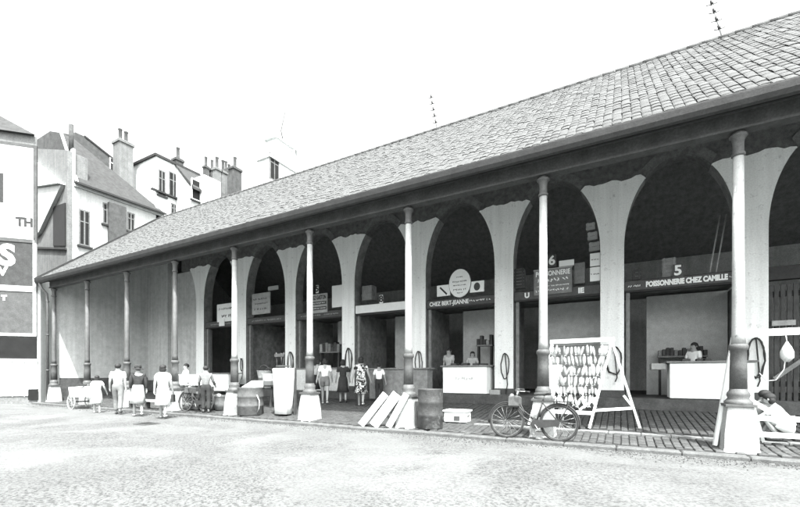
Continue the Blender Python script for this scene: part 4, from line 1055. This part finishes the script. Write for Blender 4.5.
# ------------------------------------------------------------------ people
def skin_obj(name, verts, edges, radii, m, parent, root=0, sub=2):
    me = bpy.data.meshes.new(name); me.from_pydata([tuple(v) for v in verts], edges, [])
    o = bpy.data.objects.new(name, me); COL.objects.link(o); o.parent = parent
    md = o.modifiers.new('skin', 'SKIN'); md.use_smooth_shade = True
    if not me.skin_vertices: me.attributes.new
    sv = me.skin_vertices[0].data if me.skin_vertices else None
    if sv is None:
        raise RuntimeError('no skin layer')
    for i, r in enumerate(radii): sv[i].radius = r if isinstance(r, tuple) else (r, r)
    sv[root].use_root = True
    s = o.modifiers.new('sub', 'SUBSURF'); s.levels = 1; s.render_levels = sub
    me.materials.append(m); OFF[o.name] = OFF.get(parent.name)
    return o
def person(label, x, y, z, rz, H, top=None, legs=None, dress=None, shorts=None, skirt=None, sleeves='short', stride=.22, arms=((.05,-.05),(.05,.05)), bend=0, hair='short', crouch=False, shoes=m_dwood, bag=False, reach=0, longsleeve=None, waistcut=False):
    """local: faces +Y; arms = (fore/aft swing of each hand, sideways) for left and right"""
    k = H/1.75; root = thing('person', label, 'person', (x, y, z), rz)
    J = {}
    if not crouch:
        lean = bend; c, s = math.cos(lean), math.sin(lean)
        def T(px, py, pz):      # torso point turned about the pelvis
            dz = pz - .95; return Vector((px, py + s*dz, .95 + c*dz))
        J['pel'] = Vector((0,0,.95)); J['sp'] = T(0,0,1.12); J['ch'] = T(0,0,1.33); J['nk'] = T(0,0,1.48); J['jaw'] = T(0,.025,1.56); J['cr'] = T(0,.005,1.645); J['tp'] = T(0,0,1.715)
        J['nose'] = T(0,.115,1.60)
        for i, sg in enumerate((-1, 1)):
            J['sh%d'%i] = T(sg*.175, 0, 1.42); sw, sd = arms[i]
            J['el%d'%i] = T(sg*(.215)+sd*.5, sw*.35-.02+reach*.15, 1.15+reach*.02); J['wr%d'%i] = T(sg*.225+sd, sw+.03+reach*.4, .92+abs(sw)*.2+reach*.22)
            st_ = stride*(1 if i == 0 else -1)
            J['hp%d'%i] = Vector((sg*.085,0,.90)); J['kn%d'%i] = Vector((sg*.095, st_*.55+.03, .50)); J['an%d'%i] = Vector((sg*.095, st_*1.0-.02, .09 + (.07 if st_ < -.1 else 0))); J['to%d'%i] = J['an%d'%i] + Vector((sg*.015, .15, -.055 - (.04 if st_ < -.1 else 0)))
    else:
        J['pel'] = Vector((0,-.20,.26)); J['sp'] = Vector((0,-.13,.42)); J['ch'] = Vector((0,.02,.60)); J['nk'] = Vector((0,.10,.74)); J['jaw'] = Vector((0,.16,.79)); J['cr'] = Vector((0,.17,.88)); J['tp'] = Vector((0,.16,.95)); J['nose'] = Vector((0,.27,.81))
        for i, sg in enumerate((-1, 1)):
            J['sh%d'%i] = Vector((sg*.165,.06,.68)); J['el%d'%i] = Vector((sg*.2,.28,.50)); J['wr%d'%i] = Vector((sg*.12,.48,.45))
            J['hp%d'%i] = Vector((sg*.09,-.18,.25)); J['kn%d'%i] = Vector((sg*.14,.22,.46)); J['an%d'%i] = Vector((sg*.12,.0,.09)); J['to%d'%i] = Vector((sg*.14,.17,.035))
    for q in J: J[q] = J[q]*k
    names = list(J); idx = {n_: i for i, n_ in enumerate(names)}
    V = [J[n_] for n_ in names]
    E = [('pel','sp'),('sp','ch'),('ch','nk'),('nk','jaw'),('jaw','cr'),('cr','tp'),('jaw','nose')]
    rad = {'pel':(.125,.10),'sp':(.115,.09),'ch':(.135,.10),'nk':.055,'jaw':(.07,.075),'cr':(.082,.092),'tp':(.05,.055),'nose':.012}
    for i in (0,1):
        E += [('ch','sh%d'%i),('sh%d'%i,'el%d'%i),('el%d'%i,'wr%d'%i),('pel','hp%d'%i),('hp%d'%i,'kn%d'%i),('kn%d'%i,'an%d'%i),('an%d'%i,'to%d'%i)]
        rad.update({'sh%d'%i:.058,'el%d'%i:.042,'wr%d'%i:(.026,.030),'hp%d'%i:.088,'kn%d'%i:.058,'an%d'%i:.038,'to%d'%i:(.04,.025)})
    E = [(idx[a],idx[b]) for a,b in E]; RR = [rad[n_] for n_ in names]; RR = [(r[0]*k,r[1]*k) if isinstance(r,tuple) else r*k for r in RR]
    # hands: palm, four fingers, thumb
    for i, sg in enumerate((-1,1)):
        wv = J['wr%d'%i]; d = (wv - J['el%d'%i]).normalized(); side = Vector((0,1,0)) - d*d.y
        side = side.normalized() if side.length > .1 else Vector((0,0,1)); side = side if side.y >= 0 else -side
        inw = d.cross(side)
        if inw.x*sg > 0: inw = -inw
        b0 = len(V); V.append(wv + d*.075*k); RR.append((.040*k,.018*k)); E.append((idx['wr%d'%i], b0))
        for f_, (o_, L_) in enumerate(((.028,.072),(.010,.082),(-.010,.076),(-.028,.058))):
            a0 = len(V); V.append(wv + (d*(.085+L_*.5) + side*o_*1.15 + inw*.008)*k); RR.append(.0095*k); E.append((b0,a0))
            V.append(wv + (d*(.08+L_) + side*o_*1.2 + inw*.03)*k); RR.append(.008*k); E.append((a0,a0+1))
        a0 = len(V); V.append(wv + (d*.06 + side*.045 + inw*.012)*k); RR.append(.011*k); E.append((idx['wr%d'%i],a0)); V.append(wv + (d*.10 + side*.055 + inw*.025)*k); RR.append(.009*k); E.append((a0,a0+1))
    skin_obj('body', V, E, RR, m_skin, root, idx['pel'])
    # hair, eyes, ears
    up = (J['tp'] - J['jaw']).normalized(); fw = (J['nose'] - J['jaw']); fw = (fw - up*fw.dot(up)).normalized(); rt = fw.cross(up); cc = J['cr']
    M = Matrix(((rt.x,fw.x,up.x,cc.x),(rt.y,fw.y,up.y,cc.y),(rt.z,fw.z,up.z,cc.z),(0,0,0,1)))
    hm = MB(); hm.ell((0,-.022*k,.022*k),(.098*k,.108*k,.092*k),14,10,M)
    if hair in ('bob','long'): hm.ell((0,-.055*k,-.05*k),(.105*k,.07*k,.10*k),12,8,M)
    if hair == 'long': hm.ell((0,-.075*k,-.13*k),(.075*k,.05*k,.12*k),12,8,M)
    if hair == 'hat':
        hm = MB(); hm.lathe([(.10*k,-.02*k),(.105*k,.06*k),(.095*k,.12*k),(.04*k,.135*k)],18).lathe([(.16*k,-.03*k),(.16*k,-.015*k),(.10*k,-.005*k)],18); hm.v = [M @ p for p in hm.v]
        MB().ell((0,-.03*k,-.01*k),(.096*k,.095*k,.075*k),12,8,M).build('hair', m_hair, root, world=False); hm.build('hat', m_dcloth, root, world=False)
    elif hair == 'bun':
        hm.ell((0,-.125*k,.05*k),(.045*k,.04*k,.045*k),10,7,M); hm.build('hair', m_hair, root, world=False)
    else: hm.build('hair', m_hair, root, world=False)
    for sg in (-1,1): MB().ell((sg*.033*k,.086*k,-.022*k),(.012*k,.008*k,.009*k),8,6,M).build('eye', m_black, root, world=False)
    MB().ell((0,.092*k,-.095*k),(.024*k,.008*k,.007*k),8,5,M).build('mouth', m_dwood, root, world=False)
    for sg in (-1,1): MB().ell((sg*.094*k,-.005*k,-.03*k),(.009*k,.017*k,.026*k),8,6,M).build('ear', m_skin, root, world=False)
    g_ = 1.18
    def garment(nm, parts, m, ends=None, grow=1.18):
        ns = sorted({n_ for e in parts for n_ in e}, key=lambda q: names.index(q) if q in names else 99)
        vv = []; rr = []
        for n_ in ns:
            p_ = J[n_]; r_ = rad[n_]; r_ = r_ if isinstance(r_,tuple) else (r_,r_)
            vv.append(p_); rr.append((r_[0]*k*grow+.008, r_[1]*k*grow+.008))
        ii = {n_: q for q, n_ in enumerate(ns)}
        ee = [(ii[a],ii[b]) for a,b in parts]
        for (a,b,f_,r_) in (ends or []):      # a partial segment from a towards b
            vv.append(J[a].lerp(J[b], f_)); rr.append((r_*k,r_*k)); ee.append((ii[a], len(vv)-1))
        return skin_obj(nm, vv, ee, rr, m, root, ii.get('pel', ii.get('ch', 0)), 2)
    if top:
        ends = []
        parts = [('pel','sp'),('sp','ch'),('ch','sh0'),('ch','sh1')]
        if sleeves == 'long': parts += [('sh0','el0'),('sh1','el1')]; ends = [('el0','wr0',.9,.045),('el1','wr1',.9,.045)]
        else: ends = [('sh0','el0',.75,.062),('sh1','el1',.75,.062)]
        ends.append(('ch','nk',.75,.075))
        garment('blouse' if skirt or dress else 'shirt', parts, top, ends, 1.12)
    if legs: garment('trousers', [('sp','pel'),('pel','hp0'),('pel','hp1'),('hp0','kn0'),('hp1','kn1')], legs, [('kn0','an0',.95,.075),('kn1','an1',.95,.075)], 1.22)
    if shorts: garment('shorts', [('sp','pel'),('pel','hp0'),('pel','hp1')], shorts, [('hp0','kn0',.6,.10),('hp1','kn1',.6,.10)], 1.2)
    def loftskirt(nm, m, prof):
        rings = []
        for (n0,n1,f_,rx_,ry_,fold) in prof:
            if n1: c_ = J[n0].lerp(J[n1], f_)
            else: c_ = J[n0]
            rg = []
            for q in range(28):
                a = 2*PI*q/28; e_ = 1 + fold*math.sin(a*6+1) ; rg.append((c_.x + rx_*k*math.cos(a)*e_, c_.y + ry_*k*math.sin(a)*e_, c_.z))
            rings.append(rg)
        return MB().loft(rings, True, True).build(nm, m, root, world=False)
    def mid(a,b): return (J[a]+J[b])/2
    if not crouch and (dress or skirt):
        J['hem'] = (J['kn0']+J['kn1'])/2 + Vector((0,0,-.05*k)); J['hip'] = (J['hp0']+J['hp1'])/2
        m = dress or skirt
        pr = [('pel','sp',.7,.145,.115,0),('pel','hip',0,.175,.145,.01),('hip','hem',.5,.20,.18,.04),('hem',None,0,.235,.22+.25*stride,.06)]
        if dress:
            loftskirt('dress', m, [('nk','ch',.25,.085,.075,0),('nk','ch',.45,.16,.10,0),('ch',None,0,.178,.125,0),('ch','sp',.6,.155,.118,0)] + pr)
            garment('sleeves', [('ch','sh0'),('ch','sh1')], m, [('sh0','el0',.6,.062),('sh1','el1',.6,.062)], 1.1)
        else: loftskirt('skirt', m, pr)
    for i in (0,1):
        a, b = J['an%d'%i], J['to%d'%i]
        sm_ = MB(); d = (b-a); d.z = 0; d.normalize()
        sm_.ell((0,0,0),(.045*k,.13*k,.035*k),10,7, Matrix.Translation((a.x + d.x*.07*k, a.y+d.y*.07*k, max(.035*k, (a.z+b.z)/2 - .015*k))) @ Matrix.Rotation(math.atan2(-d.x, d.y),4,'Z')); sm_.build('shoe', shoes, root, world=False)
    if bag:
        wp = J['wr1'] + Vector((.02,0,-.28*k)); MB().prism([(wp.x-.04,wp.z-.12),(wp.x+.04,wp.z-.12),(wp.x+.03,wp.z+.12),(wp.x-.03,wp.z+.12)],'y',wp.y-.13,wp.y+.13).tube([(wp.x,wp.y-.1,wp.z+.12),(wp.x,wp.y,wp.z+.24),(wp.x,wp.y+.1,wp.z+.12)],.008,5)
        bgx = MB(); bgx.prism([(wp.x-.04,wp.z-.12),(wp.x+.04,wp.z-.12),(wp.x+.03,wp.z+.12),(wp.x-.03,wp.z+.12)],'y',wp.y-.13,wp.y+.13).tube([(wp.x,wp.y-.1,wp.z+.12),(wp.x,wp.y,wp.z+.22),(wp.x,wp.y+.1,wp.z+.12)],.008,5)
        o_ = bgx.build('handbag', m_dcloth, None)
        o_.location = (x + math.cos(rz)*0, y, z); o_.rotation_euler = (0,0,rz); tag(o_, 'dark handbag held by the woman in the white dress', 'handbag')
    return root
def gx(u, y): return at(u, 400, y).x
RD = -.07
YG = 7.42
AWAY = math.radians(66)
person('young girl in a short white dress holding the hand of the man in white shirt', gx(97, YG), YG, RD, AWAY, 1.36, dress=m_cloth, hair='bob', stride=.08, arms=((-.02,-.02),(.10,.14)), shoes=m_pcloth)
person('man in white shirt and grey trousers walking away at left', gx(118, YG), YG, RD, AWAY-.3, 1.77, top=m_cloth, legs=m_gcloth, sleeves='short', stride=.16, arms=((.05,-.03),(-.03,.0)))
person('woman in dark blouse and pale skirt beside the man in white shirt', gx(138, YG), YG, RD, AWAY, 1.70, top=m_dcloth, skirt=m_pcloth, sleeves='long', hair='hat', stride=.14, arms=((.08,.02),(.0,.02)), shoes=m_pcloth)
person('woman in knee length white dress carrying a dark handbag', gx(163, YG), YG, RD, AWAY-.35, 1.70, dress=m_cloth, hair='bob', stride=.16, arms=((-.03,-.02),(.05,.03)), bag=True, shoes=m_pcloth)
y_ = 9.75
person('vendor in white standing behind the white topped fish stall', gx(186, y_+.1), y_+.1, zp(y_), PI*.9, 1.68, top=m_cloth, legs=m_gcloth, hair='short', stride=.02, reach=.6, sleeves='long')
y_ = 8.75
person('person in dark coat standing at the right end of the fish stall', gx(206, y_), y_, 0.015, .8, 1.60, top=m_gcloth, legs=m_dcloth, hair='short', stride=.05, reach=.4, sleeves='long')
y_ = 11.4
person('woman in white blouse and grey shorts walking into the chez gaston bay', gx(325, y_), y_, zp(y_)+.012, .62, 1.68, top=m_cloth, shorts=m_gcloth, hair='bob', stride=.24, arms=((-.15,-.06),(.12,.03)), bend=.12, shoes=m_pcloth)
y_ = 12.3
person('stooping person in pale blouse seen beside the fourth column', gx(314, y_), y_, zp(y_)+.012, -.3, 1.66, top=m_pcloth, skirt=m_dcloth, hair='bob', stride=.05, bend=.35, reach=.5)
y_ = 11.8
person('figure in dark clothes between the two walking women', gx(343, y_), y_, zp(y_)+.012, .7, 1.60, top=m_dcloth, skirt=m_dcloth, hair='bob', stride=.12)
y_ = 11.4
person('woman in a spotted floral dress walking away from the street', gx(361, y_), y_, zp(y_)+.012, .45, 1.70, dress=m_floral, hair='bob', stride=.2, arms=((-.04,-.08),(.06,.10)), shoes=m_pcloth)
y_ = 12.2
person('boy in white shirt and dark trousers facing the grey counter', gx(379, y_), y_, zp(y_)+.012, .4, 1.42, top=m_cloth, legs=m_dcloth, stride=.03, arms=((.05,-.06),(.03,.06)))
person('pale shirted man with hand on hip behind the CHEZ BERT counter', gx(449, 14.1), 14.1, ZPL, PI, 1.66, top=m_pcloth, legs=m_dcloth, stride=.02, arms=((.12,.06),(.10,-.02)), sleeves='short')
person('dark haired woman in pale top behind the CHEZ BERT counter', gx(472.5, 14.1), 14.1, ZPL, PI+.3, 1.52, top=m_pcloth, skirt=m_dcloth, stride=.02, reach=.4, hair='bob')
person('woman in sleeveless white top behind the CHEZ CAMILLE counter', gx(694, 14.3), 14.3, ZPL, PI*.75, 1.60, top=m_cloth, skirt=m_dcloth, stride=.02, reach=.4, hair='bob')
y_ = 9.25
person('child in white crouching with dark hair by the bare rack', at(778, 400, 9.85).x, 9.8, zp(9.8)+.012, PI*.42, 1.55, top=m_cloth, shorts=m_cloth, crouch=True, hair='bob')
y_ = 9.5
person('darker child crouching half hidden behind the right column', at(757, 400, 9.9).x, 9.95, zp(9.95)+.012, -PI*.42, 1.62, top=m_gcloth, shorts=m_gcloth, crouch=True, hair='short')
